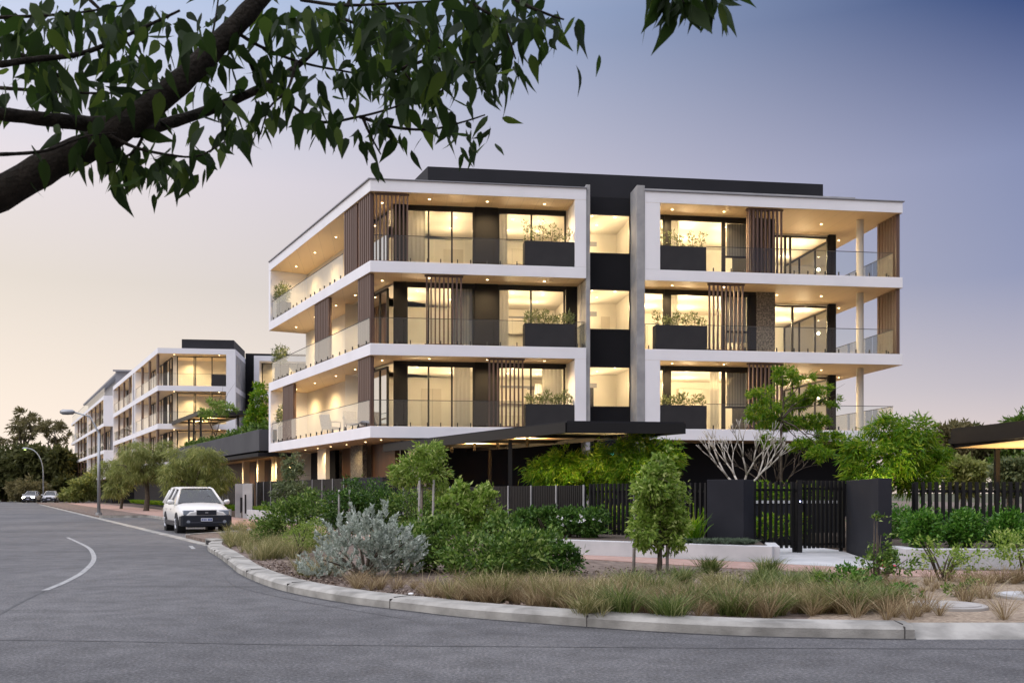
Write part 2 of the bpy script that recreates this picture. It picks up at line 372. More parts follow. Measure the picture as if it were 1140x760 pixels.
def foliage(name, clumps, n, L, Wd, mat_, parent, seed, droop=0.0, up=0.0, shell=.5, sub=0):
    """leaves through the crown; with sub > 0 the leaves gather in that many little sprays so sky shows between"""
    g = np.random.default_rng(seed)
    if sub:
        c, d0 = cloud_points(clumps, sub, g, shell)
        k = g.integers(0, sub, n); rad = np.cbrt(np.prod(np.array(clumps)[:,3:6], axis=1)).mean()*.17
        P = c[k]+g.normal(size=(n,3))*rad*np.array([1,1,.75]); d = unit(d0[k]+g.normal(size=(n,3))*.8)
    else:
        P, d = cloud_points(clumps, n, g, shell); d = unit(d+g.normal(size=(n,3))*.7)
    d[:,2] += up-droop
    return np_mesh(name, leaves(P, d, L, Wd, g), 4, mat_, parent)

def limbs(tips, base, fork, r0, g, mb=None, seg=7, bend=.12):
    """tapered trunk from base to fork with a limb to each tip"""
    mb = mb or MB(); base = Vector(base); fork = Vector(fork)
    m1 = base.lerp(fork,.5)+Vector((g.uniform(-1,1),g.uniform(-1,1),0))*r0*.8
    mb.tube([base, base+Vector((0,0,(fork-base).length*.08)), m1, fork], [r0*1.35, r0, r0*.85, r0*.72], seg)
    for t in tips:
        t = Vector(t); d = t-fork; ln = d.length
        a = fork+d*.35+Vector((g.uniform(-1,1),g.uniform(-1,1),.6))*ln*bend; b = fork+d*.7+Vector((g.uniform(-1,1),g.uniform(-1,1),.3))*ln*bend
        mb.tube([fork-Vector((0,0,r0*.5)), a, b, t], [r0*.55, r0*.40, r0*.24, r0*.08], 6)
        for q in range(2):
            e = b+Vector((g.uniform(-1,1),g.uniform(-1,1),g.uniform(-.2,1)))*ln*.4
            mb.tube([b.lerp(a, q*.5), b.lerp(e,.5)+Vector((0,0,.05*ln)), e], [r0*.22, r0*.14, r0*.05], 5)
    return mb

def make_tree(name, label, cat, loc, clumps, fork_z, r0, n, L, Wd, leafm, barkm, seed, droop=.2, up=0.0, sub=0, shell=.4, group=None, lean=(0,0), multi=1):
    g = random.Random(seed); t = thing(name, label, cat, loc, 0, group); mb = MB()
    for k in range(multi):
        off = (g.uniform(-.12,.12)*(multi > 1), g.uniform(-.12,.12)*(multi > 1), -.05)
        mb = limbs([c[:3] for c in clumps[k::multi]], off, (off[0]*2+lean[0], off[1]*2+lean[1], fork_z), r0, g, mb)
    mb.build('trunk', barkm, t, smooth=True)
    foliage('crown', clumps, n, L, Wd, leafm, t, seed, droop, up, shell, sub)
    return t

def blades(P, n_each, h, spread, wd, g, droop=.5, lean=None):
    """arching grass blades: (n,6,3) hexagons, base to tip"""
    P = np.repeat(P, n_each, axis=0); n = len(P)
    az = g.uniform(0, 2*np.pi, n); sp = spread*np.sqrt(g.uniform(.02,1,n)); hh = (h if np.isscalar(h) else np.repeat(h, n_each))*g.uniform(.55,1.15,n)
    D = np.stack([np.cos(az)*sp, np.sin(az)*sp, np.ones(n)], 1)
    B = P + np.stack([np.cos(az),np.sin(az),0*az],1)*(g.uniform(0,.25,n)*sp*hh)[:,None]
    S = np.stack([-np.sin(az+g.normal(size=n)*.8), np.cos(az+g.normal(size=n)*.8), 0*az],1)*(wd*g.uniform(.6,1.3,n)/2)[:,None]
    out_ = D.copy(); out_[:,2] = 0; V = []
    for t, w in ((0,.7),(.36,1),(.70,.8),(1.0,.12)):
        c = B+D*hh[:,None]*t*(1-droop*.3*t)+out_*hh[:,None]*droop*t*t; c[:,2] -= hh*droop*.35*sp/max(spread,1e-6)*t**3
        V += [c-S*w, c+S*w]
    return np.stack(V, 1)
BQ = [(0,1,3,2),(2,3,5,4),(4,5,7,6)]
def np_blades(name, V, mat_): return np_grid(name, V, BQ, mat_)
# ------------------------------------------------------------------ ground, road, kerbs
WX, WY = -.48, .877                       # the street runs along this direction
def Gp(t, o): return (-8.2+WX*t+.877*o, 25.6+WY*t+.48*o)      # t along the street, o inwards from the edge line
structure(MB().prism([(-900,-300),(900,-300),(900,1500),(-900,1500)], -1.0, -.06).build('ground', M['earth']))
structure(MB().prism([(-150,-12),(70,-12),(70,30),(-10,90),(-40,142),(-150,142)], -.3, 0).build('road', M['asphalt']))
K = [(-7.95,25.0),(-7.35,23.0),(-6.35,20.6),(-5.4,18.2),(-4.56,16.1),(-3.37,13.74),(-2.18,12.16),(-1.17,11.24),(-.5,10.68),(.476,10.1),(1.36,9.64),(2.2,9.33),(3.0,9.19),(3.85,9.1)]
def smooth_line(P, k=6):
    out_ = []; n = len(P)
    for i in range(n-1):
        p0, p1, p2, p3 = [np.array(P[min(max(i+d,0),n-1)], float) for d in (-1,0,1,2)]
        for j in range(k):
            t = j/k
            out_.append(tuple(.5*((2*p1)+(p2-p0)*t+(2*p0-5*p1+4*p2-p3)*t*t+(3*p1-p0-3*p2+p3)*t**3)))
    return out_+[tuple(P[-1])]
def offset(P, d):
    out_ = []
    for i in range(len(P)):
        a = np.array(P[max(i-1,0)]); b = np.array(P[min(i+1,len(P)-1)]); t = b-a; t /= np.linalg.norm(t)
        out_.append((P[i][0]-t[1]*d, P[i][1]+t[0]*d))
    return out_
KS = smooth_line(K); KI = offset(KS, .34)
BAY0, BAY1 = 6.5, 30.0
verge = [(60,9.55),(3.85,9.44)] + KI[::-1][1:] + [Gp(1.2,.12), Gp(4.0,.14), Gp(BAY0,2.7), Gp(BAY1,2.7), Gp(BAY1+1.0,.14), Gp(112,.14), Gp(112,60), (60,150)]
structure(MB().prism(verge, -.3, .10).build('verge', M['mulch']))
structure(MB().prism([(3.0,9.7),(3.9,9.5),(16,9.6),(16,13.2),(9,13.6),(6.2,14.6),(4.6,13.0),(3.7,11.2)], .05, .106).build('sandy_ground', M['sand']))
# raised kerb
k = MB(); prof = [(0,-.02),(0.0,.09),(.06,.128),(.34,.134),(.34,-.02)]
rows = [[(*offset(KS, d)[i], z) for d, z in prof] for i in range(len(KS))]
vs_ = [p for r_ in rows for p in r_]; n = len(prof)
k._add(vs_, [(i*n+j, (i+1)*n+j, (i+1)*n+j+1, i*n+j+1) for i in range(len(KS)-1) for j in range(n-1)])
k._add(rows[0], [(0,1,2,3,4)]); k._add(rows[-1], [(4,3,2,1,0)])
# joints: dark grooves
acc = 0; nextj = 1.1
for i in range(1, len(KS)):
    acc += math.dist(KS[i], KS[i-1])
    if acc > nextj:
        nextj += 2.2+.5*(i % 3); p = KS[i]; q = KI[i]; d = np.array(q)-p; d /= np.linalg.norm(d); p0 = tuple(np.array(p)-d*.004)
        kk = MB(); kk.bar(p0, (p0[0]+d[0]*.08, p0[1]+d[1]*.08), .009, .0, .118); kk.bar((p0[0]+d[0]*.07, p0[1]+d[1]*.07), q, .009, .1, .1375)
        o = len(k.v); k.v += kk.v; k.f += [tuple(x+o for x in f) for f in kk.f]; k.m += [1]*len(kk.f)
structure(k.build('kerb', [M['kerb'], M['kerbjoint']]))
# gutter edge strip flush with the road, and the dropped crossover on the far end of the kerb
structure(MB().prism([Gp(-.6,-.16),Gp(100,-.16),Gp(100,.14),Gp(-.6,.14)], -.05, .012).build('edge_strip', M['kerb']))
m = MB(); m._add([(3.86,9.09,.0),(60,9.0,.0),(60,9.56,.112),(3.86,9.45,.112),(3.86,9.09,-.1),(60,9.0,-.1)], [(0,1,2,3),(4,5,1,0)]); structure(m.build('crossover_kerb', M['kerb']))
bk = MB()
for p, q in ((Gp(BAY0-.1,2.75),Gp(BAY1+.1,2.75)), (Gp(BAY1,2.7),Gp(BAY1+1.0,.2)), (Gp(4.0,.2),Gp(BAY0,2.7))): bk.bar(p, q, .16, -.02, .13)
structure(bk.build('bay_kerb', M['kerb']))
# drain opening where the kerb starts
dr = thing('storm_drain', 'dark storm drain mouth where the raised kerb meets the flush edge strip', 'drain', (*Gp(-.35,.15),0))
MB().box(-.45,.35,-.16,.16,.012,.17).build('concrete_cover', M['kerb'], dr, bevel=.02); MB().box(-.30,.25,-.172,-.12,.02,.125).build('drain_mouth', M['tyre'], dr)
dr.rotation_euler = (0,0,R(-58))
# brick pavement
pav = [Gp(100,6.0),Gp(40,6.0),Gp(10,6.0),Gp(-5,5.6),(1.04,20.1),(4.9,17.35),(6.5,15.95),(9,15.4),(40,14.5),(40,12.9),(9,13.7),(6.0,14.8),(3.6,16.4),(1.42,18.6),Gp(-6,4.2),Gp(5,3.9),Gp(8,2.9),Gp(40,2.9),Gp(100,2.9)]
structure(MB().prism(pav, .05, .112).build('pavement', M['brick']))
structure(MB().prism([Gp(BAY1+2,.6),Gp(BAY1+2,2.8),Gp(BAY1+14,2.8),Gp(BAY1+14,.6)], .05, .118).build('tree_bed', M['mulch']))
structure(MB().prism([(4.9,17.2),(6.45,15.9),(6.66,17.3),(7.3,21.2),(6.2,30),(4.2,30),(5.9,23.6),(5.1,19.5)], .05, .118).build('entry_path', M['paleconcrete']))
# curved centre marking
CL = smooth_line([ground(75,598), ground(96,608), ground(103,615), ground(104,624), ground(93,636), ground(74,647), ground(50,657)], 6)
mk = MB(); a_, b_ = offset(CL, .047), offset(CL, -.047)
for i in range(len(CL)-1): mk._add([(*a_[i],.005),(*a_[i+1],.005),(*b_[i+1],.005),(*b_[i],.005)], [(3,2,1,0)])
structure(mk.build('road_marking', M['roadpaint']))
structure(MB().prism([Gp(-.4,-.45),Gp(-1.8,-.62),Gp(-1.8,-.72),Gp(-.4,-.55)], .001, .005).build('road_marking', M['roadpaint']))
# raised garden soil behind the front planters
structure(MB().prism([(.9,20.4),(4.75,17.75),(5.05,19.4),(5.85,23.6),(4.2,30),(-2,30),Gp(4,7.2),Gp(-4,6.6)], .05, .40).build('garden_bed', M['soil']))
structure(MB().prism([(7.0,16.3),(30,16.0),(30,40),(6.4,40),(6.5,30),(7.5,21.2)], .05, .40).build('garden_bed', M['soil']))
structure(MB().prism([Gp(9,6.3),Gp(30,6.3),Gp(30,6.95),Gp(9,6.95)], .05, .42).build('garden_bed', M['soil']))

# loose mulch chips in the open patches of the verge
g = np.random.default_rng(3)
cp = []
for (cx, cy, rx, ry, m_) in ((-4.1,16.2,1.0,1.5,1500),(-2.9,13.8,.9,.9,1300),(-1.2,12.0,1.3,.5,1500),(2.6,15.2,1.6,.9,700),(1.0,10.9,2.4,.35,1200),(-6.4,23.5,.8,1.6,500)):
    cp.append(np.stack([g.normal(cx,rx*.6,m_), g.normal(cy,ry*.6,m_), g.uniform(.10,.125,m_)],1))
P = np.concatenate(cp)
kin = np.array(KI); ok = np.array([p[1] > np.interp(p[0], kin[:,0], kin[:,1])+.04 for p in P]); P = P[ok]
D = g.normal(size=P.shape); D[:,2] *= .25
tag(np_mesh('bark_mulch', leaves(P, D, .055, .026, g, .3), 4, M['chip']), 'loose brown bark mulch chips scattered over the verge', None, None, 'stuff')
for i, (x, y, r_, lb) in enumerate(((4.93,10.75,.41,'round concrete access lid set in sandy ground behind the dropped kerb'),(6.45,11.75,.45,'pale round concrete lid partly cut off at the picture edge'))):
    t = thing('access_lid', lb, 'manhole lid', (x,y,.106))
    m_ = MB(); m_.tube([(0,0,-.05),(0,0,.035)], [r_,r_], 36); m_.build('lid_ring', M['lid'], t, bevel=.01)
    m_ = MB(); m_.tube([(0,0,.0),(0,0,.043)], [r_*.84,r_*.82], 36); m_.build('lid_plate', M['lid' if i == 0 else 'paleconcrete'], t)

# tar seams and patch edges in the old asphalt
def seam(P, w, z=.003):
    P = smooth_line(P, 5); a_, b_ = offset(P, w), offset(P, -w); m = MB()
    for i in range(len(P)-1): m._add([(*a_[i],z),(*a_[i+1],z),(*b_[i+1],z),(*b_[i],z)], [(3,2,1,0)])
    structure(m.build('tar_seam', M['tar']))
seam([ground(-40,712), ground(120,713.5), ground(300,717), ground(520,719), ground(800,721), ground(1180,722)], .012)
seam([ground(50,657), ground(20,672), ground(-30,700)], .022)
seam([ground(560,560), ground(250,640), ground(262,652), ground(330,668), ground(460,690)][1:], .009)

P = offset(KS, -.022); a_, b_ = offset(P, .024), offset(P, -.02); m = MB()
for i in range(len(P)-1): m._add([(*a_[i],.0035),(*a_[i+1],.0035),(*b_[i+1],.0035),(*b_[i],.0035)], [(3,2,1,0)])
structure(m.build('gutter_line', M['tar']))
# ------------------------------------------------------------------ apartment building at the corner
TH = math.atan2(.1325, .991); PC = (-5.44, 36.5)
WA, WB = -.3594, .9328        # the street side runs obliquely to the front, in the building's own axes
NA, NB = .9328, .3594
def Q(s, o): return (s*WA+o*NA, s*WB+o*NB)
LV = [(3.50,3.95,6.67),(6.67,7.12,9.85),(9.85,10.29,12.95)]     # slab bottom, floor, ceiling of the three storeys in the air
bldA = thing('apartment_building', 'white four storey corner apartment building with lit balconies and brown batten screens', 'apartment building', (*PC,0), TH)
def part(mb, name, m, label=None, **kw):
    o = mb.build(name, m, kw.pop('parent', bldA), **kw)
    if label: o['label'] = label
    return o
foot = [(0,0),(8.45,0),(8.45,1.06),(10.83,1.06),(10.83,0),(21.8,0),(21.8,9),(18,12),Q(15.2,8),Q(15.2,0)]
for z0, z1, _c in LV: part(MB().prism(foot, z0, z1, 0, 1, 2), 'floor_slab', [M['render'], M['tile'], M['soffit']], bevel=.012)
part(MB().prism(foot, 12.95, 13.40, 0, 0, 1), 'roof_slab', [M['render'], M['soffit']], bevel=.012)
part(MB().prism([(-.06,-.05),(8.47,-.05),(8.47,.1),(.06,.1),Q(15.1,.1),Q(15.1,-.06)], 13.403, 13.44), 'parapet_cap', M['roofgrey'])
part(MB().prism([(10.81,-.05),(21.86,-.05),(21.86,9),(21.7,9),(21.7,.1),(10.81,.1)], 13.403, 13.44), 'parapet_cap', M['roofgrey'])
part(MB().prism([(1.2,.5),(8.43,.5),(8.43,4),(1.2-.36*3,4)], 13.40, 13.62), 'upper_parapet', M['concrete'])
part(MB().prism([(10.86,.35),(19.9,.35),(19.9,4),(10.86,4)], 13.40, 13.62), 'upper_parapet', M['concrete'])
part(MB().prism([(2.25,1.0),(18.8,1.0),(18.8,8),(.3,8)], 13.401, 14.33), 'plant_room', M['roofdark'])
# white frame uprights (storeys 1 and 3), concrete fins
for i in (0, 2):
    _z, f, c = LV[i]
    part(MB().box(7.99,8.45,.0,1.6,f,c), 'frame_upright', M['render'], bevel=.012)
    part(MB().box(10.83,11.46,.0,1.6,f,c), 'frame_upright', M['render'], bevel=.012)
    part(MB().prism([Q(14.85,0),Q(15.2,0),Q(15.2,2.0),Q(14.85,2.0)], f, c), 'frame_upright', M['render'], bevel=.012)
part(MB().box(8.455,8.62,.06,1.05,.1,13.58), 'concrete_fin', M['concrete'], bevel=.01)
part(MB().box(10.5,10.825,-.02,1.05,.1,13.62), 'concrete_fin', M['concrete'], bevel=.01)
# window makers (in the building's axes): p -> q on plan, frame bars at each division
def window(p, q, z0, z1, div=(), trans=None, parent=bldA, fr=.06, glass=True, thick=(), name='window'):
    p = Vector(p); q = Vector(q); L = (q-p).length; d = (q-p)/L
    mb = MB(); dp = .09
    mb.bar(p, q, dp, z0, z0+fr); mb.bar(p, q, dp, z1-fr, z1)
    for x in [fr/2]+[L*t for t in div]+[L-fr/2]:
        w_ = fr/2 if x not in thick else fr
        a = p+d*(x-w_); b = p+d*(x+w_); mb.bar(a, b, dp-.004, z0+fr, z1-fr)
    if trans: mb.bar(p+d*fr, q-d*fr, dp-.008, z0+(z1-z0)*trans-.04, z0+(z1-z0)*trans+.04)
    o = mb.build(name, M['darkmetal'], parent)
    gp = MB(); n = Vector((-d.y, d.x))*.005
    gp._add([(p.x+n.x,p.y+n.y,z0+.02),(q.x+n.x,q.y+n.y,z0+.02),(q.x+n.x,q.y+n.y,z1-.02),(p.x+n.x,p.y+n.y,z1-.02)], [(0,1,2,3)])
    gp.build('pane', M['glass'], o); return o
def fa(px, b):
    kx = (px-570)/F; x0 = PC[0]-.1325*b; y0 = PC[1]+.991*b
    return (kx*y0-x0)/(.991-.1325*kx)
def screen(p, q, z0, z1, n, m='batten', frame=True, parent=bldA, depth=.10, wid=.055):
    p = Vector(p); q = Vector(q); d = (q-p); L = d.length; d /= L; mb = MB()
    for i in range(n):
        c = p+d*(L*(i+.5)/n); mb.bar(c-d*wid/2, c+d*wid/2, depth, z0+.06, z1-.08)
    mb.bar(p, q, .05, z1-.08, z1-.01); mb.bar(p, q, .05, z0+.012, z0+.06)
    return mb.build('batten_screen', M[m], parent)
def solid_screen(p, q, z0, z1, parent=bldA, m='battenside'):
    """close-set upright battens on a backing board"""
    p = Vector(p); q = Vector(q); L = (q-p).length; d = (q-p)/L; n = max(3, int(L/.21)); mb = MB()
    mb.bar(p, q, .03, z0+.012, z1-.012)
    nrm = Vector((-d.y, d.x))
    for i in range(n):
        for sgn in (-1, 1):
            c = p+d*(L*(i+.5)/n)+nrm*.045*sgn; mb.bar(c-d*.075, c+d*.075, .06, z0+.02, z1-.02)
    return mb.build('batten_screen', M[m], parent)
def balustrade(p, q, z, h=1.0, parent=bldA, npan=3, spig=True, side=1):
    p = Vector(p); q = Vector(q); L = (q-p).length; d = (q-p)/L; n = Vector((-d.y,d.x))
    gb = MB(); step = L/npan
    for i in range(npan):
        a = p+d*(i*step+.012); b = p+d*((i+1)*step-.012)
        gb._add([(a.x,a.y,z+.07),(b.x,b.y,z+.07),(b.x,b.y,z+h),(a.x,a.y,z+h)], [(0,1,2,3)])
    o = gb.build('balustrade', M['balglass'], parent)
    MB().bar(p, q, .03, z+h, z+h+.022).build('top_rail', M['chrome'], o)
    if spig:
        for i in range(npan):
            for t in (.22, .78):
                c = p+d*(i+t)*step
                m = MB(); m.bar(c-d*.02, c+d*.02, .045, z+.001, z+.16); m.build('spigot', M['chrome'], o)
    return o
def downlight(a, b, z, power=None, parent=bldA, r=.042, col=WARM, angle=150):
    if angle > 160: z -= .06; power = power and power*ROOMP
    MB().disc((a,b,z-.006), r, 12).build('downlight', M['lamp'], parent)
    if power and angle > 160: bulb(parent, (a,b,z-.62), power, col)
    elif power: spot(parent, (a,b,z-.03), power, col, angle)

ROOM = (1, .735, .43); ROOMP = .056
# dark stair core with three lit windows
core = MB(); core.box(8.62,10.5,1.0,1.055,.1,13.4)
gap_win = [(4.86,6.53),(8.0,9.67),(11.09,12.72)]
cz = .1; core = MB()
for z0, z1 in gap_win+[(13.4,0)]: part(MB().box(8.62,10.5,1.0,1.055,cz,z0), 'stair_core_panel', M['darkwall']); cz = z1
core2 = MB(); core2.box(8.625,10.495,1.12,1.16,.1,4.86)
for i, (z0, z1) in enumerate(gap_win):
    window((8.62,1.03),(10.5,1.03), z0, z1, fr=.045)
    c = LV[i][2]; f = LV[i][1]
    rm = MB(); rm.box(8.5,10.8,4.6,4.7,f,c); rm.box(8.40,8.5,1.07,4.7,f,c); rm.box(10.8,10.9,1.07,4.7,f,c)
    part(rm, 'interior_wall', M['plaster']); part(MB().box(8.51,10.79,1.07,4.59,c-.06,c-.001), 'room_ceiling', M['plaster'])
    for a, b in ((9.1,1.9),(10.1,2.0),(9.6,3.2),(9.2,4.0)): downlight(a, b, c, 36 if b > 1.95 else None, col=ROOM, angle=178)
    MB().box(8.9,9.9,4.56,4.6,c-.62,c-.42).build('air_grille', M['roofgrey'], bldA)
MB().box(9.35,9.75,4.55,4.6,LV[0][1],LV[0][1]+2.1).build('interior_door', M['darkmetal'], bldA)
MB().box(10.1,10.5,4.55,4.6,LV[1][1],LV[1][1]+2.1).build('interior_door', M['joinery'], bldA)

for i, (_z, f, c) in enumerate(LV):
    # --- left half, front glazing at b = 1.6
    e = lambda px: fa(px, 1.6)
    part(MB().box(.90,1.42,1.52,2.0,f,c), 'wall_column', M['darkwall'])
    window((e(452),1.6),(e(528),1.6), f, c-.14, div=((e(477)-e(452))/(e(528)-e(452)), (e(503)-e(452))/(e(528)-e(452))), fr=.07)
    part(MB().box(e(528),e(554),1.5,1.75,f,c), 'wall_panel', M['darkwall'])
    window((e(554),1.6),(e(630) if i == 2 else e(629),1.6), f, c-.14, div=(.49,), fr=.07)
    part(MB().box(e(630),8.4,1.53,1.7,f,c), 'wall_panel', M['darkwall' if i == 1 else 'plaster'])
    part(MB().box(e(452),e(630),1.55,1.65,c-.14,c), 'window_head', M['darkmetal'])
    # rooms behind, each with a white ceiling
    for poly in ([(1.0,1.66),(8.34,1.66),(8.34,6.4),(-.9,6.4)], [(10.94,1.66),(16.88,1.66),(16.88,3.68),(20.5,3.68),(20.5,8.98),(17.62,8.98),(17.48,6.6),(10.94,6.6)], [Q(3.9,2.08),Q(8.9,2.08),Q(8.9,6.4),Q(4.9,6.4)]):
        part(MB().prism(poly, c-.06, c-.001), 'room_ceiling', M['plaster'])
    rm = MB(); rm.box(-1.2,8.35,6.4,6.5,f,c); rm.box(8.35,8.45,1.7,6.5,f,c); rm.box(4.72,4.82,3.2,6.4,f,c)
    part(rm, 'interior_wall', M['plaster'])
    j = MB(); j.box(5.2,7.0,5.9,6.4,f,f+.95); j.box(5.2,7.0,6.05,6.4,f+1.5,f+2.2); part(j, 'kitchen_joinery', M['joinery'])
    MB().box(2.2+.5*i,3.1+.5*i,6.34,6.4,f,f+2.15).build('interior_door', M['joinery'], bldA)
    MB().box(5.8,7.6,6.36,6.4,c-.55,c-.38).build('air_grille', M['roofgrey'], bldA)
    for a0, a1, lv in ((e(454),e(474),2),(e(604),e(627),0),(e(556),e(568),1),(e(506),e(525),0),(e(556),e(566),2)):
        if lv == i:
            m = MB(); n_ = int((a1-a0)/.05); P_ = [(a0+k*.05, 1.78+.035*math.sin(k*1.9)) for k in range(n_+1)]
            m._add([(x,y,f+.03) for x,y in P_]+[(x,y,c-.1) for x,y in P_], [(k,k+1,n_+k+2,n_+k+1) for k in range(n_)]); part(m, 'curtain', M['sheer'], smooth=True)
    if i == 0: MB().box(7.2,7.9,5.2,5.25,f+.05,f+2.3).build('curtain', M['blind'], bldA)
    if i == 1: MB().box(e(505),e(527),1.75,1.82,f+.05,c-.16).build('curtain', M['blind'], bldA)
    for a, b in ((1.9,2.9),(3.5,2.9),(1.5,4.5),(3.4,4.5),(5.9,2.8),(7.2,2.9),(5.9,4.5),(7.2,4.5)): downlight(a, b, c, 46, col=ROOM, angle=178)
    for a in (2.3,4.6,6.9): downlight(a, .75, c, 20)
    # --- street side
    window(Q(1.75,1.41),Q(3.5,1.41), f, c-.14, div=(.5,), fr=.07)
    part(MB().prism([Q(3.5,1.34),Q(5.0,1.34),Q(5.0,2.06),Q(3.5,2.06)], f, c), 'wall_panel', M['darkwall'])
    window(Q(5.0,2.0),Q(8.2,2.0), f, c-.3, div=(.33,.66), fr=.07)
    part(MB().prism([Q(5.0,1.96),Q(8.2,1.96),Q(8.2,2.05),Q(5.0,2.05)], c-.3, c), 'window_head', M['plaster'])
    part(MB().prism([Q(8.2,1.95),Q(15.1,1.95),Q(15.1,2.1),Q(8.2,2.1)], f, c), 'balcony_wall', M['plaster'])
    rm = MB(); rm.bar(Q(4.8,6.5),Q(15,6.5),.1,f,c); rm.bar(Q(9,2.1),Q(9,6.5),.1,f,c); part(rm, 'interior_wall', M['plaster'])
    for s, o in ((6,3),(7.8,3),(6,5),(7.8,5)): downlight(*Q(s,o), c, 40, col=ROOM, angle=178)
    for s in (1.2, 4.4, 7.0, 10.2, 13.4): downlight(*Q(s, .95), c, 20)
    scr = {2: ((.12,1.52),(1.68,3.3)), 1: ((.12,1.6),(5.3,7.4)), 0: ((.12,1.6),(10.8,12.75))}[i]
    for s0, s1 in scr: solid_screen(Q(s0,.14),Q(s1,.14), f, c)
    s0 = 3.4 if i == 2 else 1.7
    balustrade(Q(s0,.07) if i == 2 else Q(.2,.05), Q(14.8,.07), f, npan=8 if i == 2 else 9)
    # --- front screens and balustrades
    if i == 2: screen((.16,.2),(1.5,.2), f, c, 9)
    if i == 1: screen((2.09,.2),(3.59,.2), f, c, 9)
    if i == 0: screen((4.54,.2),(6.02,.2), f, c, 9)
    balustrade((.12,.09),(5.95,.09), f, npan=5)
    if i == 1:
        balustrade((8.02,.09),(8.40,.09), f, npan=1); balustrade((8.40,.09),(8.40,1.5), f, npan=1)
        balustrade((10.9,.09),(11.4,.09), f, npan=1); balustrade((10.9,.09),(10.9,1.5), f, npan=1)
    # --- right half: glazing at b = 1.6, stepping back to b = 3.6 and round the corner
    part(MB().box(e(739),e(745),1.52,1.72,f,c), 'wall_column', M['darkmetal'])
    part(MB().box(10.9,e(739),1.55,1.65,c-.14,c), 'window_head', M['darkmetal'])
    window((10.95,1.6),(e(739),1.6), f, c-.14, fr=.05)
    window((e(745),1.6),(e(805),1.6), f, c-.14, fr=.07)
    window((e(805),1.6),(e(834),1.6), f, c-.14, trans=.40, fr=.09)
    part(MB().box(e(745),16.9,1.55,1.65,c-.14,c), 'window_head', M['darkmetal'])
    if i == 1:
        part(MB().box(e(834),e(841),1.5,1.75,f,c-.14), 'wall_panel', M['darkwall'])
        part(MB().box(e(841),16.9,1.5,3.6,f,c-.002), 'stone_blade', M['stone'])
    else:
        part(MB().box(e(834),16.9,1.5,3.6,f,c-.002), 'wall_panel', M['darkwall'])
    window((16.9,3.6),(20.3,3.6), f, c-.1, div=(.40,.47) if i == 2 else (.5,), fr=.08)
    part(MB().box(20.3,20.62,3.5,3.82,f,c), 'wall_column', M['darkwall'])
    window((20.58,3.82),(20.58,9.0), f, c-.1, div=(.33,.66), fr=.07)
    rm = MB(); rm.box(10.93,17.6,6.6,6.7,f,c); rm.box(10.85,10.93,1.7,6.7,f,c); rm.box(17.5,17.6,6.7,9.4,f,c); rm.box(17.6,20.55,9.0,9.1,f,c)
    part(rm, 'interior_wall', M['plaster'])
    j = MB(); j.box(12.0,13.6,6.1,6.6,f,f+.9); j.box(14.2,15.4,6.2,6.6,f,f+2.3); part(j, 'kitchen_joinery', M['joinery'])
    MB().box(e(811),e(832),1.78,1.84,f+1.1 if i != 1 else f+.6,c-.2).build('curtain', M['blind'], bldA)
    for a0, a1, lv in ((e(748),e(758),2),(e(792),e(803),0),(e(748),e(756),1)):
        if lv == i:
            m = MB(); n_ = int((a1-a0)/.05); P_ = [(a0+k*.05, 1.80+.035*math.sin(k*1.9)) for k in range(n_+1)]
            m._add([(x,y,f+.03) for x,y in P_]+[(x,y,c-.1) for x,y in P_], [(k,k+1,n_+k+2,n_+k+1) for k in range(n_)]); part(m, 'curtain', M['sheer'], smooth=True)
    MB().box(11.9,12.8,6.54,6.6,f,f+2.1).build('interior_door', M['joinery'], bldA)
    for a, b in ((11.8,2.8),(13.4,2.6),(15.2,2.8),(12.2,4.8),(14.0,4.9),(16.0,4.6),(18.0,4.8),(19.6,4.8),(18.4,7.4),(19.6,7.2)): downlight(a, b, c, 80, col=ROOM, angle=178)
    for a, b in ((12.2,.8),(14.4,.8),(17.2,2.0),(19.2,2.0),(21.2,4.4)): downlight(a, b, c, 24)
    m = MB(); m.tube([(20.55,1.2,f),(20.55,1.2,c)], .15, 20, cap=False); part(m, 'round_column', M['column'], smooth=True)
    if i == 1: screen((13.48,.2),(15.05,.2), f, c, 9)
    else:
        screen((15.15,.2),(16.7,.2), f, c, 9)
    if i == 2: screen((15.15,.34),(16.2,.34), f, c, 7)
    if i: solid_screen((21.68,.12),(21.68,1.75), f, c)
    balustrade((13.40,.09),(21.42,.09), f, npan=6); balustrade((21.42,.09),(21.42,8.5), f, npan=5)
# ground floor
e2 = lambda px: fa(px, 2.2)
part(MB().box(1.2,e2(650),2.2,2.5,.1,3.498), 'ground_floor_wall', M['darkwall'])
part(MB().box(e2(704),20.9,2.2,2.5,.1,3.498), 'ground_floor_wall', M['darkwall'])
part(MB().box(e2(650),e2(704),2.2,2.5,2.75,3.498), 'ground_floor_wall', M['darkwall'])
window((e2(650),2.4),(e2(704),2.4), .1, 2.75, div=(.33,.66), name='entrance_door')
rm = MB(); rm.box(e2(650)-.6,e2(704)+.6,6,6.1,.1,3.49); rm.box(e2(650)-.7,e2(650)-.6,2.5,6,.1,3.49); rm.box(e2(704)+.6,e2(704)+.7,2.5,6,.1,3.49); part(rm, 'interior_wall', M['plaster'])
for a_ in (e2(662), e2(692)): downlight(a_, 3.8, 3.498, 40)
part(MB().prism([(20.6,2.5),(20.9,2.5),(20.9,11),(20.6,11)], .1, 3.498), 'ground_floor_wall', M['darkwall'])
def wseg(s0, s1, o, m, name='ground_floor_wall', z1=3.498): part(MB().bar(Q(s0,o),Q(s1,o),.2,.1,z1), name, M[m])
wseg(-.1,1.3,2.2,'plaster'); wseg(1.32,1.55,2.15,'darkmetal','wall_column'); wseg(1.57,2.2,2.2,'plaster'); wseg(2.22,5.0,2.0,'timber','timber_wall')
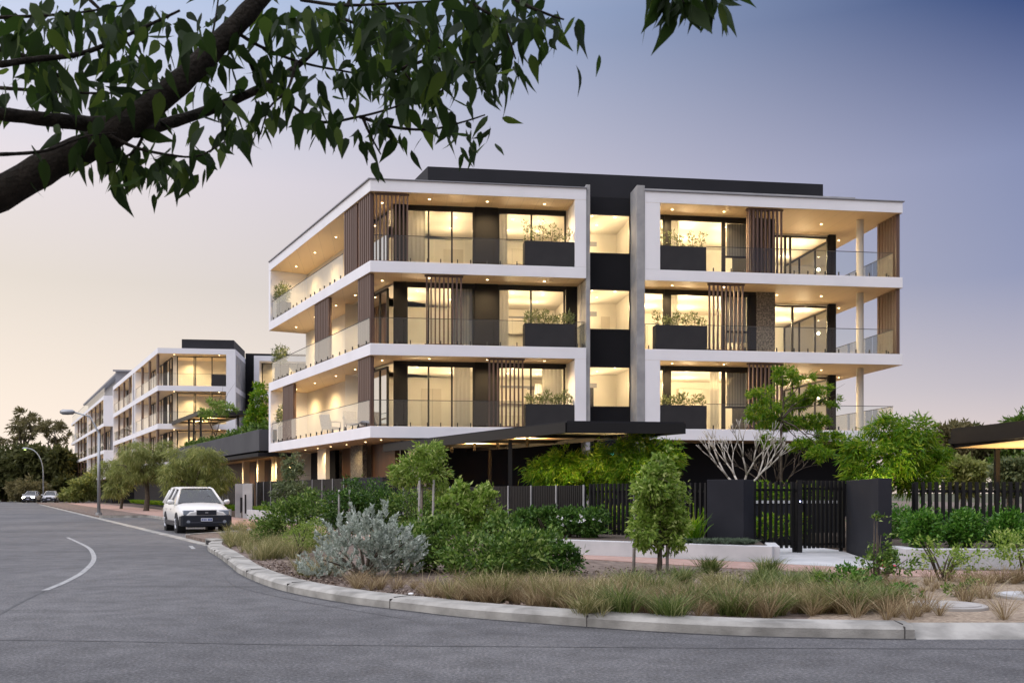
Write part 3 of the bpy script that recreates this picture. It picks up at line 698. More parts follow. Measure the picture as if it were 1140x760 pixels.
wseg(5.02,6.6,1.6,'stone','stone_pier'); wseg(6.62,9.6,2.2,'timber','timber_wall'); wseg(9.62,10.9,1.4,'plaster'); wseg(10.9,15.2,2.3,'darkwall')
part(MB().prism([Q(15.0,1.3),Q(15.2,1.3),Q(15.2,7),Q(15.0,7)], .1, 3.498), 'ground_floor_wall', M['plaster'])
for s in (1.2, 3.0, 5.4, 7.6, 9.6, 11.6): downlight(*Q(s,.9), 3.50, 8)
# ------------------------------------------------------------------ entry canopies (the same steel canopy twice)
UX, UY = .991, .1325
def canopy(loc, z, label, ln=13.5, wd=3.25, posts=(), zbase=.1):
    t = thing('entry_canopy', label, 'canopy', (*loc, 0))
    A = (0,0); B = (UX*wd, UY*wd); D = (WX*ln, WY*ln); E = (B[0]+D[0], B[1]+D[1])
    def lerp(p, q, k): return (p[0]+(q[0]-p[0])*k, p[1]+(q[1]-p[1])*k)
    m = MB()
    for p, q in ((A,B),(A,D),(B,E)): m.bar(p, q, .10, z-.30, z-.025)
    m.build('edge_beam', M['darkmetal'], t)
    MB().prism([A,B,E,D], z-.02, z+.02).build('roof_sheet', M['roofdark'], t)
    i = lambda p: lerp(p, lerp(A,E,.5), .06)
    MB().prism([i(A),i(B),i(E),i(D)], z-.16, z-.08).build('soffit_lining', M['soffit'], t)
    cm = lambda k: (lerp(A,D,k), lerp(B,E,k))
    for k in (.25,.5,.75): p, q = cm(k); MB().bar(p, q, .10, z-.26, z-.165).build('cross_beam', M['darkmetal'], t)
    for k, side in posts:
        p = lerp(lerp(A,D,k), lerp(B,E,k), side)
        MB().box(p[0]-.06,p[0]+.06,p[1]-.06,p[1]+.06,zbase,z-.30).build('post', M['darkmetal'], t)
    for k in (.40,.55,.68,.82):
        c0 = lerp(lerp(A,D,k), lerp(B,E,k), .5); MB().box(c0[0]-.05,c0[0]+.05,c0[1]-.05,c0[1]+.05,z-.42,z-.16).build('lamp_stem', M['darkmetal'], t)
        for sg in (-1, 1): spot(t, (c0[0]+sg*.12,c0[1],z-.40), 9, target=(sg*.35,0,1), angle=165)
    return t
canopy((1.47,25.5), 3.30, 'long dark steel entry canopy with lit underside leading to the corner building', posts=((.28,.09),(.28,.9),(.8,.1),(.8,.9)))
canopy((-22.4,68.5), 7.30, 'dark steel canopy on posts standing on the terrace before the farther white building', posts=((.1,.08),(.3,.08),(.45,.08),(.1,.9)), zbase=4.2)
ex = thing('exit_sign', 'small glowing green exit sign seen through garden leaves below the canopy', 'exit sign', at(678,507,30.0), 0)
MB().box(-.14,.14,-.02,.02,-.10,.10).build('sign_face', M['exit'], ex)
e = MB(); e.box(-.09,-.03,-.024,-.021,-.06,.03); e.box(-.08,-.045,-.024,-.021,.035,.065); e.box(.0,.09,-.024,-.021,-.01,.015); e.box(.02,.05,-.025,-.022,-.045,.05); e.build('running_figure', M['exitwhite'], ex)
MB().box(-.012,.012,-.012,.012,.10,.42).build('hanger', M['darkmetal'], ex)

# ------------------------------------------------------------------ terrace between the two buildings
def wl(t_, o): return (PC[0]+WX*t_+.877*o, PC[1]+WY*t_+.48*o)     # along the street from the corner building
pod = thing('terrace_podium', 'low dark terrace with planted parapet and timber entrances between the white buildings', 'terrace')
MB().prism([wl(15.6,-.4),wl(44,-.4),wl(44,-.15),wl(15.85,-.15),wl(15.85,5),wl(15.6,5)], 3.6, 4.72).build('parapet', M['podium'], pod, bevel=.01)
MB().prism([wl(15.9,-.1),wl(44,-.1),wl(44,9),wl(15.9,9)], 3.5, 4.15, 0, 0, 1).build('terrace_slab', [M['darkwall'], M['soffit']], pod)
MB().prism([wl(15.55,-.46),wl(44.1,-.46),wl(44.1,.4),wl(15.9,.4),wl(15.9,5),wl(15.55,5)], 3.30, 3.49).build('edge_beam', M['roofdark'], pod)
MB().bar(wl(16,3),wl(44,3),.2,.1,3.49).build('timber_wall', M['timber'], pod)
for t_ in (17.5,18.6,21.5,22.4,26,30): MB().bar(wl(t_,2.3),wl(t_+.4,2.3),.4,.1,3.49).build('column', M['plaster'], pod)
for t_ in (18,22,26,31):
    MB().disc((*wl(t_,1.4),3.485),.06).build('downlight', M['lamp'], pod); spot(pod, (*wl(t_,1.4),3.46), 30)
g = np.random.default_rng(5)
pl = [(*wl(t_,.5+.2*math.sin(t_*3)), 4.75, .5, .5, .45) for t_ in np.arange(17,42,.8)]
t = thing('parapet_planting', 'green shrubs growing along the top of the dark terrace parapet', 'shrubs', (0,0,0)); t['kind'] = 'stuff'
foliage('foliage', pl, 6000, .22, .09, G_['shrub'], t, 11, sub=160)

# ------------------------------------------------------------------ farther buildings down the street
def lit_block(name, label, loc, levels, roof, front, side, uprights, b0=1.2, colm='batten', front_full=True, lightp=13, post_sp=4.6):
    t = thing(name, label, 'apartment building', (*loc,0), TH)
    foot = [(0,0),(front,0),(front,11),Q(side,11),Q(side,0)]
    for z0, z1, c in levels: MB().prism(foot, z0, z1, 0, 0, 1).build('floor_slab', [M['render'], M['soffit']], t)
    MB().prism(foot, roof[0], roof[1], 0, 0, 1).build('roof_slab', [M['render'], M['soffit']], t)
    for li, (z0, f, c) in enumerate(levels):
        if front_full:
            window((1.3,b0),(front-.75,b0), f, c-.05, div=(.33,.36,.68), fr=.07, parent=t)
            MB().box(front-.75,front,.0,.35,f,c).build('frame_upright', M['render'], t); MB().box(front-.75,front-.003,.353,10.5,f,c).build('side_wall', M['concrete'], t)
            MB().box(1.0,1.3,b0-.1,b0+.2,f,c).build('wall_column', M['column'], t)
            balustrade((.15,.1),(front-.8,.1), f, npan=3, spig=False, parent=t)
            for a in (1.2, front-1.4): MB().disc((a,.6,c-.008),.06,10).build('downlight', M['lamp'], t)
            spot(t, (front*.4,.7,c-.03), 22)
        m = MB(); m.bar((.5,4.5),(front-.5,4.5),.1,f,c); m.bar(Q(4.6,1.4),Q(4.6,8),.1,f,c); m.bar(Q(5,5),Q(side-.5,5),.1,f,c); m.build('interior_wall', M['plaster'], t)
        for a, b in ((2.4,2.6),(4.6,2.6)): spot(t, (a,b,c-.05), lightp)
        s = 1.5
        while s < side-1.2:
            s1 = min(s+post_sp-.5, side-.6)
            window(Q(s,1.4),Q(s1-1.2,1.4), f, c-.05, div=(.5,), fr=.07, parent=t)
            MB().bar(Q(s1-1.2,1.45),Q(s1+.5,1.45),.14,f,c).build('wall_panel', M['darkwall' if int(s) % 2 else 'plaster'], t)
            solid_screen(Q(s-.9,.15),Q(s-.25,.15), f, c, parent=t)
            spot(t, (*Q(s+1.3,3.0),c-.05), lightp*.8); spot(t, (*Q(s+1.5,.8),c-.03), 14)
            s = s1+.5
        balustrade(Q(.3,.08),Q(side-.5,.08), f, npan=int(side/1.6), spig=False, parent=t)
        for u in uprights.get(li, ()): MB().prism([Q(u,-.02),Q(u+.45,-.02),Q(u+.45,2),Q(u,2)], f, c).build('frame_upright', M['render'], t)
    m = MB(); m.prism([(.4,1.8),(front-.1,1.8),(front-.1,9),Q(side-.5,9),Q(side-.5,2.2)], .1, levels[0][0]-.003); m.build('ground_floor_wall', M['darkwall'], t)
    return t
B_ = lit_block('apartment_building', 'second white apartment building along the street behind the wispy trees', (-29.4,79.0), LV, (12.95,13.40), 6.26, 33, {0:(14,15.6,32.5),1:(14,15.6,32.5),2:(14,15.6,32.5)})
MB().prism([(1.6,1.6),(5.9,1.6),(5.9,8),Q(24,8),Q(13,3),Q(3,3)], 13.401, 14.4).build('plant_room', M['roofdark'], B_)
MB().box(6.27,13,5.8,5.95,.1,13.9).build('stair_core_wall', M['darkwall'], B_)
for i, (z0, f, c) in enumerate(LV):
    m = MB(); m.box(7.3,12.5,3.6,5.78,z0,f); m.box(7.3,7.75,3.6,5.78,f,c); m.build('frame_upright', M['render'], B_)
    window((7.8,5.0),(12.5,5.0), f, c-.02, div=(.3,.66), parent=B_); spot(B_, (9.5,5.4,c-.05), 30); MB().box(7.8,12.5,5.7,5.78,f,c).build('interior_wall', M['plaster'], B_)
m = MB(); m.box(7.3,12.5,3.6,5.78,12.95,13.4); m.build('roof_slab', M['render'], B_)
MB().box(1.0+3.3,5.45,.04,.5,LV[2][1]+.01,LV[2][1]+.98).build('planter_box', M['planter'], B_)
LC = [(3.0,3.4,6.0),(6.0,6.4,9.2),(9.2,9.6,12.4)]
C_ = lit_block('apartment_building', 'grey and white apartment building with setback dark top floor farthest along the street', (-48.0,112.0), LC, (12.4,12.8), 7.0, 52, {0:(0.0,22,44),1:(22,44),2:(0.0,21.5,44)}, front_full=False, lightp=25, post_sp=5.5)
for li in (0, 2): MB().box(.0,7.0,.0,.25,LC[li][1],LC[li][2]).build('front_wall', M['render'], C_)
MB().box(.4,7.0,1.2,1.5,LC[1][1],LC[1][2]).build('front_wall', M['roofgrey'], C_)
MB().prism([(.9,1.5),(6,1.5),(6,9),Q(50,9),Q(50,2.4),Q(1.5,2.4)], 12.801, 15.8).build('top_floor', M['roofgrey'], C_)
MB().prism([(.7,1.1),(6.3,1.1),(6.3,10),Q(51,10),Q(51,1.7),Q(1.2,1.7)], 15.8, 16.0).build('roof_slab', M['roofgrey'], C_)
balustrade(Q(.3,.1),Q(51,.1), 12.8, npan=20, spig=False, parent=C_)

# ------------------------------------------------------------------ fences, gates, walls
def open_fence(p, q, z0, z1, pitch=.125, label='', cat='fence', name='batten_fence', w=.045):
    t = thing(name, label, cat, (*p, 0)); d = Vector((q[0]-p[0], q[1]-p[1])); L = d.length; d /= L
    n = int(L/pitch); m = MB()
    for i in range(n+1):
        c = d*(L*i/n); m.bar(c-d*w/2, c+d*w/2, .055, z0+.06, z1)
    m.build('batten_slat', M['darkmetal'], t)
    n_ = Vector((-d.y,d.x))*.042
    r = MB(); r.bar(n_, d*L+n_, .03, z0+.12, z0+.17); r.bar(n_, d*L+n_, .03, z1-.20, z1-.15); r.build('rail', M['darkmetal'], t)
    for s in (0, L): c = d*s+n_*2.2; MB().box(c.x-.035,c.x+.035,c.y-.035,c.y+.035,z0-.1,z1-.02).build('post', M['darkmetal'], t)
    return t
def slat_fence(p, q, z0, z1, npost, label):
    t = thing('slat_fence', label, 'fence', (*p, 0)); d = Vector((q[0]-p[0], q[1]-p[1])); L = d.length; d /= L; n_ = Vector((d.y,-d.x))
    n = int(L/.085); m = MB(); m.bar((0,0), d*L, .02, z0, z1-.03)
    for i in range(n):
        c = d*((i+.5)*.085)+n_*.03; m.bar(c-d*.03, c+d*.03, .035, z0+.01, z1)
    m.build('slat_panel', M['darkmetal'], t)
    for i in range(npost):
        c = d*(L*i/(npost-1))+n_*.062; MB().bar(c-d*.022, c+d*.022, .025, z0, z1+.01).build('post', M['concrete'], t)
    return t
FE = lambda t_: (1.76+WX*t_, 22+WY*t_)
slat_fence(FE(11.1), FE(.1), .3, 1.57, 10, 'dark close slatted fence with pale posts beside the entry canopy')
slat_fence(FE(31), FE(17.2), .3, 1.95, 11, 'dark close slatted fence under the lit street side balconies of the corner building')
slat_fence(FE(45), FE(33.5), .3, 1.9, 9, 'dark slatted fence before the timber entrances under the terrace')
open_fence((1.80,21.85), (3.93,19.3), .40, 1.60, label='short open batten fence behind the staked young tree, lit garden showing through')
open_fence((7.6,17.9), (24,17.6), .40, 1.60, .125, 'open dark batten fence above rounded green shrubs by the pavilion', w=.055)
open_fence((5.08,19.95), (6.10,20.38), .16, 1.63, .13, 'open dark batten fence panel between the stout charcoal wall and gate post', w=.045)
gt = open_fence((6.2,20.45), (7.22,20.75),   .14, 1.66, .10, 'closed dark batten entry gate between the fence post and the tall charcoal wall', 'gate', 'entry_gate', .055)
gp = thing('gate_post', 'dark steel gate post with a tiny blue keypad light', 'gate post', (6.15,20.38,.1))
MB().box(-.05,.05,-.05,.05,0,1.57).build('shaft', M['darkmetal'], gp); MB().box(-.012,.012,-.058,-.05,1.10,1.125).build('keypad_light', M['bluelight'], gp)
def wallthing(poly, z0, z1, label, m='gatewall', name='gate_wall', cat='wall'):
    t = thing(name, label, cat, (0,0,0))
    MB().prism(poly, z0, z1).build('wall_block', M[m], t, bevel=.008)
    return t
wallthing([(3.93,19.2),(4.6,18.9),(5.03,19.8),(4.36,20.1)], .1, 1.66, 'stout charcoal rendered wall between the open batten fence and the entry path')
wallthing([(6.64,17.26),(6.87,17.22),(7.53,20.75),(7.3,20.8)], .1, 1.66, 'long charcoal rendered wall running back from the pavement beside the entry gate')
wallthing([FE(13.2),FE(17.0),(FE(17.0)[0]+1.2,FE(17.0)[1]+.5),(FE(13.2)[0]+1.2,FE(13.2)[1]+.5)], .1, 1.95, 'low charcoal wall block at the street corner under the canopy end')
def planter_wall(p, q, z1, label, ret=None, th=.22, z0=.1):
    t = thing('planter_wall', label, 'planter wall', (0,0,0))
    MB().bar(p, q, th, z0, z1).build('wall_face', M['paleconcrete'], t, bevel=.012)
    if ret: MB().bar(q if ret[2] else p, ret[:2], th-.01, z0, z1-.003).build('wall_return', M['paleconcrete'], t, bevel=.012)
    return t
planter_wall((.3,20.65), (4.85,17.62), .41, 'low pale concrete planter wall behind the staked young tree', (5.15,19.0,True))
planter_wall((6.78,16.15), (26,15.8), .45, 'low pale concrete planter wall in front of the rounded green shrubs', (6.93,17.1,False))
planter_wall(Gp(9.5,6.2), Gp(21.6,6.2), .55, 'low pale planter wall of long grasses under the street side fence')
planter_wall(Gp(26,6.2), Gp(45,6.2), .50, 'low pale planter wall behind the parked white car')
for i, (t_, lb) in enumerate(((22.2,'white letterbox pillar with a dark slot, the one nearer the grassy planter'),(23.9,'grey letterbox pillar with a tall dark panel nearer the parked car'))):
    p = Gp(t_, 6.3); t = thing('letterbox_pillar', lb, 'letterbox pillar', (*p,.1), math.atan2(.1325,.991))
    MB().box(-.24,.24,-.2,.5,0,1.75).build('pillar_shaft', M['paleconcrete' if i == 0 else 'concrete'], t, bevel=.01)
    MB().box(.02 if i else -.14,.20 if i else -.06,-.212,-.2,.25,1.05 if i else 1.2).build('letter_slot', M['darkmetal'], t)
# pavilion behind the fence
pv = thing('garden_pavilion', 'flat black pavilion roof with lit pale soffit on slim posts behind the fence', 'pavilion', (13.2,28.8,0), TH)
m = MB(); m.box(0,9,-.12,0,2.72,3.0); m.box(0,.12,-7,-.12,2.86,3.32); m.box(8.9,9,-7,-.12,2.86,3.3); m.build('edge_beam', M['darkmetal'], pv)
MB()._add if 0 else None
m = MB(); m._add([(.12,-7,2.90),(8.9,-7,2.90),(8.9,-.12,2.74),(.12,-.12,2.74),(.0,-7,3.34),(9,-7,3.34),(9,0,3.02),(0,0,3.02)], [(0,3,2,1),(4,5,6,7),(0,1,5,4),(2,3,7,6),(1,2,6,5),(0,4,7,3)]); m.m[0] = 1
m.build('roof_sheet', [M['roofdark'], M['soffit']], pv)
for a, b in ((1.55,-.06),(6,-.06),(1.5,-6.5),(6,-6.5)): MB().box(a-.07,a+.07,b-.05,b+.05,.3,2.72).build('post', M['darkmetal'], pv)
for a, b in ((1.5,-1.5),(4,-2.5),(2.2,-4.5)): spot(pv, (a,b,1.2), 20, target=(0,0,1), angle=160)
# ------------------------------------------------------------------ street lamps
def lamp(loc, h, arm, az, label, lit, curved):
    t = thing('street_lamp', label, 'street lamp', (*loc,.0)); d = Vector((math.cos(az), math.sin(az), 0)); m = MB()
    if curved:
        pts = [Vector((0,0,0)), Vector((0,0,h*.55))] + [Vector((0,0,h*.55))+d*arm*(1-math.cos(k))+Vector((0,0,h*.45*math.sin(k))) for k in np.linspace(.2,math.pi/2,8)]
        m.tube(pts, [.11,.09]+[.075]*8, 8); tip = pts[-1]
    else:
        m.tube([(0,0,0),(0,0,h*.80)], [.095,.08], 10); elb = Vector((0,0,h*.80)); e2_ = elb+d*arm*.35+Vector((0,0,h*.16)); tip = d*arm+Vector((0,0,h))
        m.tube([elb-Vector((0,0,.3)), elb, e2_, tip], [.08,.06,.05,.045], 8)
    m.build('lamp_post', M['steel'], t, smooth=True)
    hb = MB(); s = Vector((-d.y,d.x,0))
    a = tip-d*.05; b = tip+d*.75
    hb.tube([a, a+d*.12, b-d*.15, b], [.06,.15,.16,.07], 10); hb.build('lamp_head', M['steel'], t, smooth=True)
    MB().disc(tuple(tip+d*.38+Vector((0,0,-.15))), .13).build('lamp_lens', M['lampgreen' if lit else 'headlamp'], t)
    if lit:
        m = MB(); m.tube([tip+d*.38+Vector((0,0,-.22)), tip+d*.38+Vector((0,0,-.15))], [.10,.16], 12); m.build('lamp_bowl', M['lampgreen'], t)
    MB().tube([(0,0,0),(0,0,.25)], [.2,.18], 10).build('base_flange', M['steel'], t)
    return t
p = ground(110,575); lamp(p, CAM_Z+(548-459)/F*p[1], 1.35, R(190), 'grey street lamp with a long angled arm and unlit head by the tree bed', False, False)
lamp((-64.0,130), CAM_Z+(548-499)/F*130, 2.1, R(180), 'pale curved street lamp glowing green before the dark far trees', True, True)
# ------------------------------------------------------------------ cars
def make_car(label, loc, rz, paint, wagon=True, lit=False, group=None):
    t = thing('parked_car' if not lit else 'approaching_car', label, 'car', (*loc,0.0), rz, group)
    # body: cross-sections along the length (front at -y): y, half width at sill, at waist, at shoulder; z sill, waist, shoulder, crown
    S = [(-2.22,.56,.60,.50,.34,.56,.72,.74),(-2.15,.72,.76,.66,.26,.56,.80,.84),(-1.95,.81,.845,.74,.24,.58,.855,.92),(-1.4,.84,.868,.78,.24,.60,.905,1.0),(-.95,.845,.87,.81,.22,.60,.965,1.05),
         (-.2,.845,.87,.84,.22,.60,.985,1.0),(1.0,.845,.87,.84,.22,.60,1.0,1.01),(1.8,.835,.865,.82,.24,.60,1.02,1.03),(2.1,.80,.84,.78,.28,.60,1.02,1.03),(2.2,.70,.78,.70,.34,.60,.98,.98)]
    def ring(s):
        y, a, b, c, z0, z1, z2, z3 = s
        h = [(0,z0),(a*.9,z0),(a,z0+.07),(b,z1),(b*.995,(z1+z2)/2),(c,z2),(c*.72,z2+(z3-z2)*.75),(0,z3)]
        return [(x,y,z) for x, z in h]+[(-x,y,z) for x, z in h[-2:0:-1]]
    m = MB(); rs = [ring(s) for s in S]; n = len(rs[0]); m._add([p for r_ in rs for p in r_], [(i*n+j, i*n+(j+1)%n, (i+1)*n+(j+1)%n, (i+1)*n+j) for i in range(len(rs)-1) for j in range(n)])
    m._add(rs[0], [tuple(range(n))]); m._add(rs[-1], [tuple(range(n))[::-1]])
    body = m.build('body', paint, t, smooth=True)
    body.modifiers.new('edge', 'BEVEL').width = .02
    # cabin: roof with pillars as one shell, glass set in it
    yr = 2.08 if wagon else 1.35; yb = 2.16 if wagon else 1.85
    A = [(-.98,.80,.985),(-.22,.565,1.515),(.5,.585,1.575),(yr-.35,.575,1.555),(yr,.55,1.48),(yb,.77,1.0)]
    cab = MB(); rows = [[(-x,y,z-(0.0)),(-x*.80,y,z+.038*(i in (1,2,3,4))),(x*.80,y,z+.038*(i in (1,2,3,4))),(x,y,z)] for i, (y,x,z) in enumerate(A)]
    cab._add([p for r_ in rows for p in r_], [(i*4+j, i*4+j+1, (i+1)*4+j+1, (i+1)*4+j) for i in range(1,4) for j in range(3)])
    cab.build('car_roof', paint, t, smooth=True)
    pil = MB()
    for sx in (-1, 1):
        pil.tube([(.80*sx,-.98,.97),(.565*sx,-.22,1.505)], .045, 6); pil.tube([(.86*sx*.97,.35,.98),(.58*sx,.35,1.555)], .05, 6)
        if wagon: pil.tube([(.83*sx,1.35,1.0),(.575*sx,1.25,1.55)], .06, 6)
        pil.tube([(.78*sx,yb,1.0),(.55*sx,yr,1.47)], .08, 6)
        pil.tube([(.565*sx,-.22,1.51),(.58*sx,.5,1.57),(.57*sx,yr-.35,1.55),(.55*sx,yr,1.475)], .045, 6)
    pil.build('pillar', paint, t, smooth=True)
    def pane(pts, name): MB()._add(pts, [(0,1,2,3)]).build(name, M['carwindow'], t)
    pane([(-.78,-.965,.985),(.78,-.965,.985),(.55,-.225,1.515),(-.55,-.225,1.515)], 'windscreen')
    pane([(.74,yb-.005,1.02),(-.74,yb-.005,1.02),(-.57,yr+.005,1.46),(.57,yr+.005,1.46)], 'rear_window')
    for sx in (-1, 1): pane([(.83*sx,-.92,.98),(.83*sx,yb-.1,1.01),(.56*sx,yr-.05,1.48),(.57*sx,-.21,1.515)], 'side_window')
    MB().box(-.70,.70,-.96,2.0,1.02,1.055).build('dashboard', M['seat'], t)
    for x_, y_ in ((-.36,.10),(.36,.10),(-.36,1.0),(.36,1.0)):
        s_ = MB(); s_.prism([(x_-.22,y_),(x_+.22,y_),(x_+.2,y_+.1),(x_-.2,y_+.1)], 1.05, 1.22); s_.box(x_-.11,x_+.11,y_+.02,y_+.1,1.23,1.38); s_.build('seat', M['seat'], t, bevel=.02)
    w_ = MB(); w_.tube([(.36+.17*math.cos(k),-.62+.06*math.sin(k),1.12+.15*math.sin(k)) for k in np.linspace(0,math.pi,9)], .014, 6); w_.build('steering_wheel', M['tyre'], t)
    # dark lower cladding, bumper, grille, lamps, plate
    low = MB(); low.box(-.81,.81,-2.235,-2.0,.24,.625); low.box(-.70,.70,-2.25,-2.2,.30,.40)
    for sx in (-1, 1): low.box(.84*sx-.045,.84*sx+.045,-.95,.95,.24,.42); low.box(.80*sx-.05,.80*sx+.05,-2.20,-1.80,.26,.60)
    low.build('bumper_cladding', M['carblack'], t, bevel=.03)
    gr = MB(); gr.box(-.33,.33,-2.245,-2.15,.635,.80); gr.build('grille', M['carblack'], t, bevel=.01)
    g2 = MB(); g2.box(-.35,.35,-2.250,-2.246,.79,.805); g2.box(-.05,.05,-2.252,-2.246,.695,.735); g2.build('grille_badge', M['rim'], t)
    for sx in (-1, 1):
        h = MB(); x0, x1 = sorted((.40*sx,.76*sx)); h.box(x0,x1,-2.20,-2.0,.63,.80); h.build('headlight', M['headlit' if lit else 'headlamp'], t, bevel=.02)
        fg = MB(); fg.tube([(.6*sx,-2.25,.40),(.6*sx,-2.2,.40)], .06, 12); fg.build('fog_lamp', M['headlamp'], t)
        mi = MB(); mi.tube([(.84*sx,-.72,1.03),(.92*sx,-.72,1.06),(1.03*sx,-.70,1.07),(1.06*sx,-.68,1.06)], [.04,.085,.09,.04], 8); mi.build('side_mirror', paint, t, smooth=True)
        dh = MB()
        for y in (-.15, .95): dh.box(min(.868*sx,.89*sx),max(.868*sx,.89*sx),y,y+.2,.80,.84)
        dh.build('door_handle', paint, t)
    pl_ = MB(); pl_.box(-.19,.19,-2.268,-2.25,.42,.53); po = pl_.build('number_plate', M['plate'], t)
    k = MB()
    for x in (-.15,-.09,-.03,.05,.10,.15): k.box(x-.018,x+.018,-2.2705,-2.2685,.445,.505)
    k.build('plate_mark', M['plateblue'], po)
    for sx in (-1, 1):
        for y in (-1.36, 1.22):
            ar = MB(); ar.tube([(.60*sx,y,.335),(.878*sx,y,.335)], [.395,.385], 24); ar.build('wheel_arch', M['tyre'], t)
            w_ = MB(); w_.tube([(.66*sx,y,.325),(.70*sx,y,.325),(.865*sx,y,.325),(.888*sx,y,.325)], [.28,.325,.325,.29], 24); wo = w_.build('wheel', M['tyre'], t)
            r_ = MB()
            for q in range(6):
                a = q*math.pi/3; c0, s0 = math.cos(a), math.sin(a)
                r_.tube([(.894*sx,y,.325),(.893*sx,y+c0*.19,.325+s0*.19)], [.035,.03], 5)
            r_.tube([(.884*sx,y,.325),(.898*sx,y,.325)], [.06,.055], 10)
            r_.build('wheel_rim', M['rim'], wo)
    MB().box(-.55,.55,-1.9,1.9,.20,.30).build('underside', M['tyre'], t)
    return t
HD = math.atan2(.48, .877)
make_car('pearl white station wagon with black bumper parked in the street bay', (-11.5,34.6), HD-R(1), M['carwhite'])
make_car('silver car far down the street in front of the dark trees', (-63.0,130), R(20), M['carsilver'], wagon=False)
make_car('distant car with glowing headlights at the far end of the street', (-68.6,136), R(14), M['carsilver'], wagon=False, lit=True)
# small things on the ground
t = thing('marker_peg', 'pink painted survey marker at the foot of the long charcoal wall', 'marker', (6.45,16.35,.11), R(20))
MB().prism([(-.14,-.08),(.14,-.06),(.12,.07),(-.10,.08)], 0, .05).build('painted_block', M['pink'], t, bevel=.015); MB().box(-.12,-.07,-.02,.02,.05,.15).build('peg', M['pink'], t)
q = at(455,657,13.0); t = tag(MB().prism([(-.035,-.02),(.03,-.025),(.04,.015),(-.01,.03)], 0, .025).build('paper_scrap', M['paper'], None, bevel=.01), 'crumpled white paper scrap lying in dry grass near the kerb', 'paper scrap'); t.location = (-1.25,11.75,.14)

u = thing('lit_recess_standin', 'tall brass coloured cylinder standing in for a lit wall recess in the gap of the dark street fence', 'planter', (FE(12.1)[0]+.7,FE(12.1)[1]+.3,.1))  # cylinder added in place of a warm lit recessed wall panel
MB().tube([(0,0,0),(0,0,1.33),(0,0,1.36),(0,0,1.30)], [.30,.30,.29,.24], 24).build('cylinder_shell', M['brass'], u, smooth=False)
m = MB()
for k in (.18, .95): m.tube([(0,0,k),(0,0,k+.04)], [.306,.306], 24)
m.build('band', M['darkmetal'], u)
spot(u, (.1,-.75,.1), 3.2, target=(-.1,.6,1), angle=110)
# wicker chair on the lowest street side balcony
def awz(s, o): 
    a, b = Q(s, o); return (PC[0]+a*math.cos(TH)-b*math.sin(TH), PC[1]+a*math.sin(TH)+b*math.cos(TH))
for (s_, o_, rz, lb) in ((4.4,.8,R(20),'pale wicker chair on the lowest balcony beside the corner batten screen'),(7.6,.9,R(150),'low pale wicker lounge chair in the middle of the lowest street side balcony')):
    ch = thing('wicker_chair', lb, 'chair', (*awz(s_, o_), LV[0][1]+.004), rz)
    m = MB(); m.box(-.32,.32,-.32,.30,.34,.44); m.build('seat', M['wicker'], ch, bevel=.04)
    m = MB(); m._add([(-.32,.24,.42),(.32,.24,.42),(.30,.42,.98),(-.30,.42,.98),(-.32,.32,.42),(.32,.32,.42),(.30,.50,.98),(-.30,.50,.98)], [(0,1,2,3),(5,4,7,6),(0,4,5,1),(3,2,6,7),(0,3,7,4),(1,5,6,2)]); m.build('backrest', M['wicker'], ch, bevel=.03)
    for sx in (-1, 1):
        m = MB(); m.tube([(.33*sx,-.30,.34),(.34*sx,-.28,.66),(.34*sx,.05,.68),(.32*sx,.34,.64)], .035, 7); m.build('armrest', M['wicker'], ch, smooth=True)
        for y in (-.28, .26): MB().tube([(.28*sx,y,.35),(.30*sx,y*1.05,0)], [.025,.018], 7).build('leg', M['darkmetal'], ch)
# ------------------------------------------------------------------ planters and plants on the balconies
def aw(a, b): return (PC[0]+a*math.cos(TH)-b*math.sin(TH), PC[1]+a*math.sin(TH)+b*math.cos(TH))
FLN = ['lowest','middle','top']
def planter(a0, a1, b0, f, label, plabel, seed, tall, n, L=.13, W=.04, kind='olive', h=1.0):
    t = thing('planter_box', label, 'planter', (*aw(a0,b0), f), TH)
    MB().box(0,a1-a0,0,.52,.004,h).build('box_shell', M['planter'], t, bevel=.008)
    MB().box(.04,a1-a0-.04,.04,.48,h,h+.004).build('soil_fill', M['soil'], t)
    p = thing('balcony_plant', plabel, 'plant', (*aw(a0,b0), f+h), TH); g = np.random.default_rng(seed)
    m = MB(); cl = []; k = max(3, int((a1-a0)/.32))
    for i in range(k):
        x = (i+.5)*(a1-a0)/k+g.uniform(-.08,.08); hh = tall*g.uniform(.65,1.1); tx = x+g.uniform(-.12,.12)
        m.tube([(x,.26,0),((x+tx)/2+.03,.25,hh*.5),(tx,.26+g.uniform(-.1,.1),hh)], [.012,.009,.004], 5)
        cl += [(x,.26,hh*.35,.17,.17,hh*.3),(tx,.26,hh*.75,.14,.15,hh*.28)]
    m.build('stem', M['bark'], p); foliage('foliage', cl, n, L, W, G_[kind], p, seed, up=.5, shell=.1)
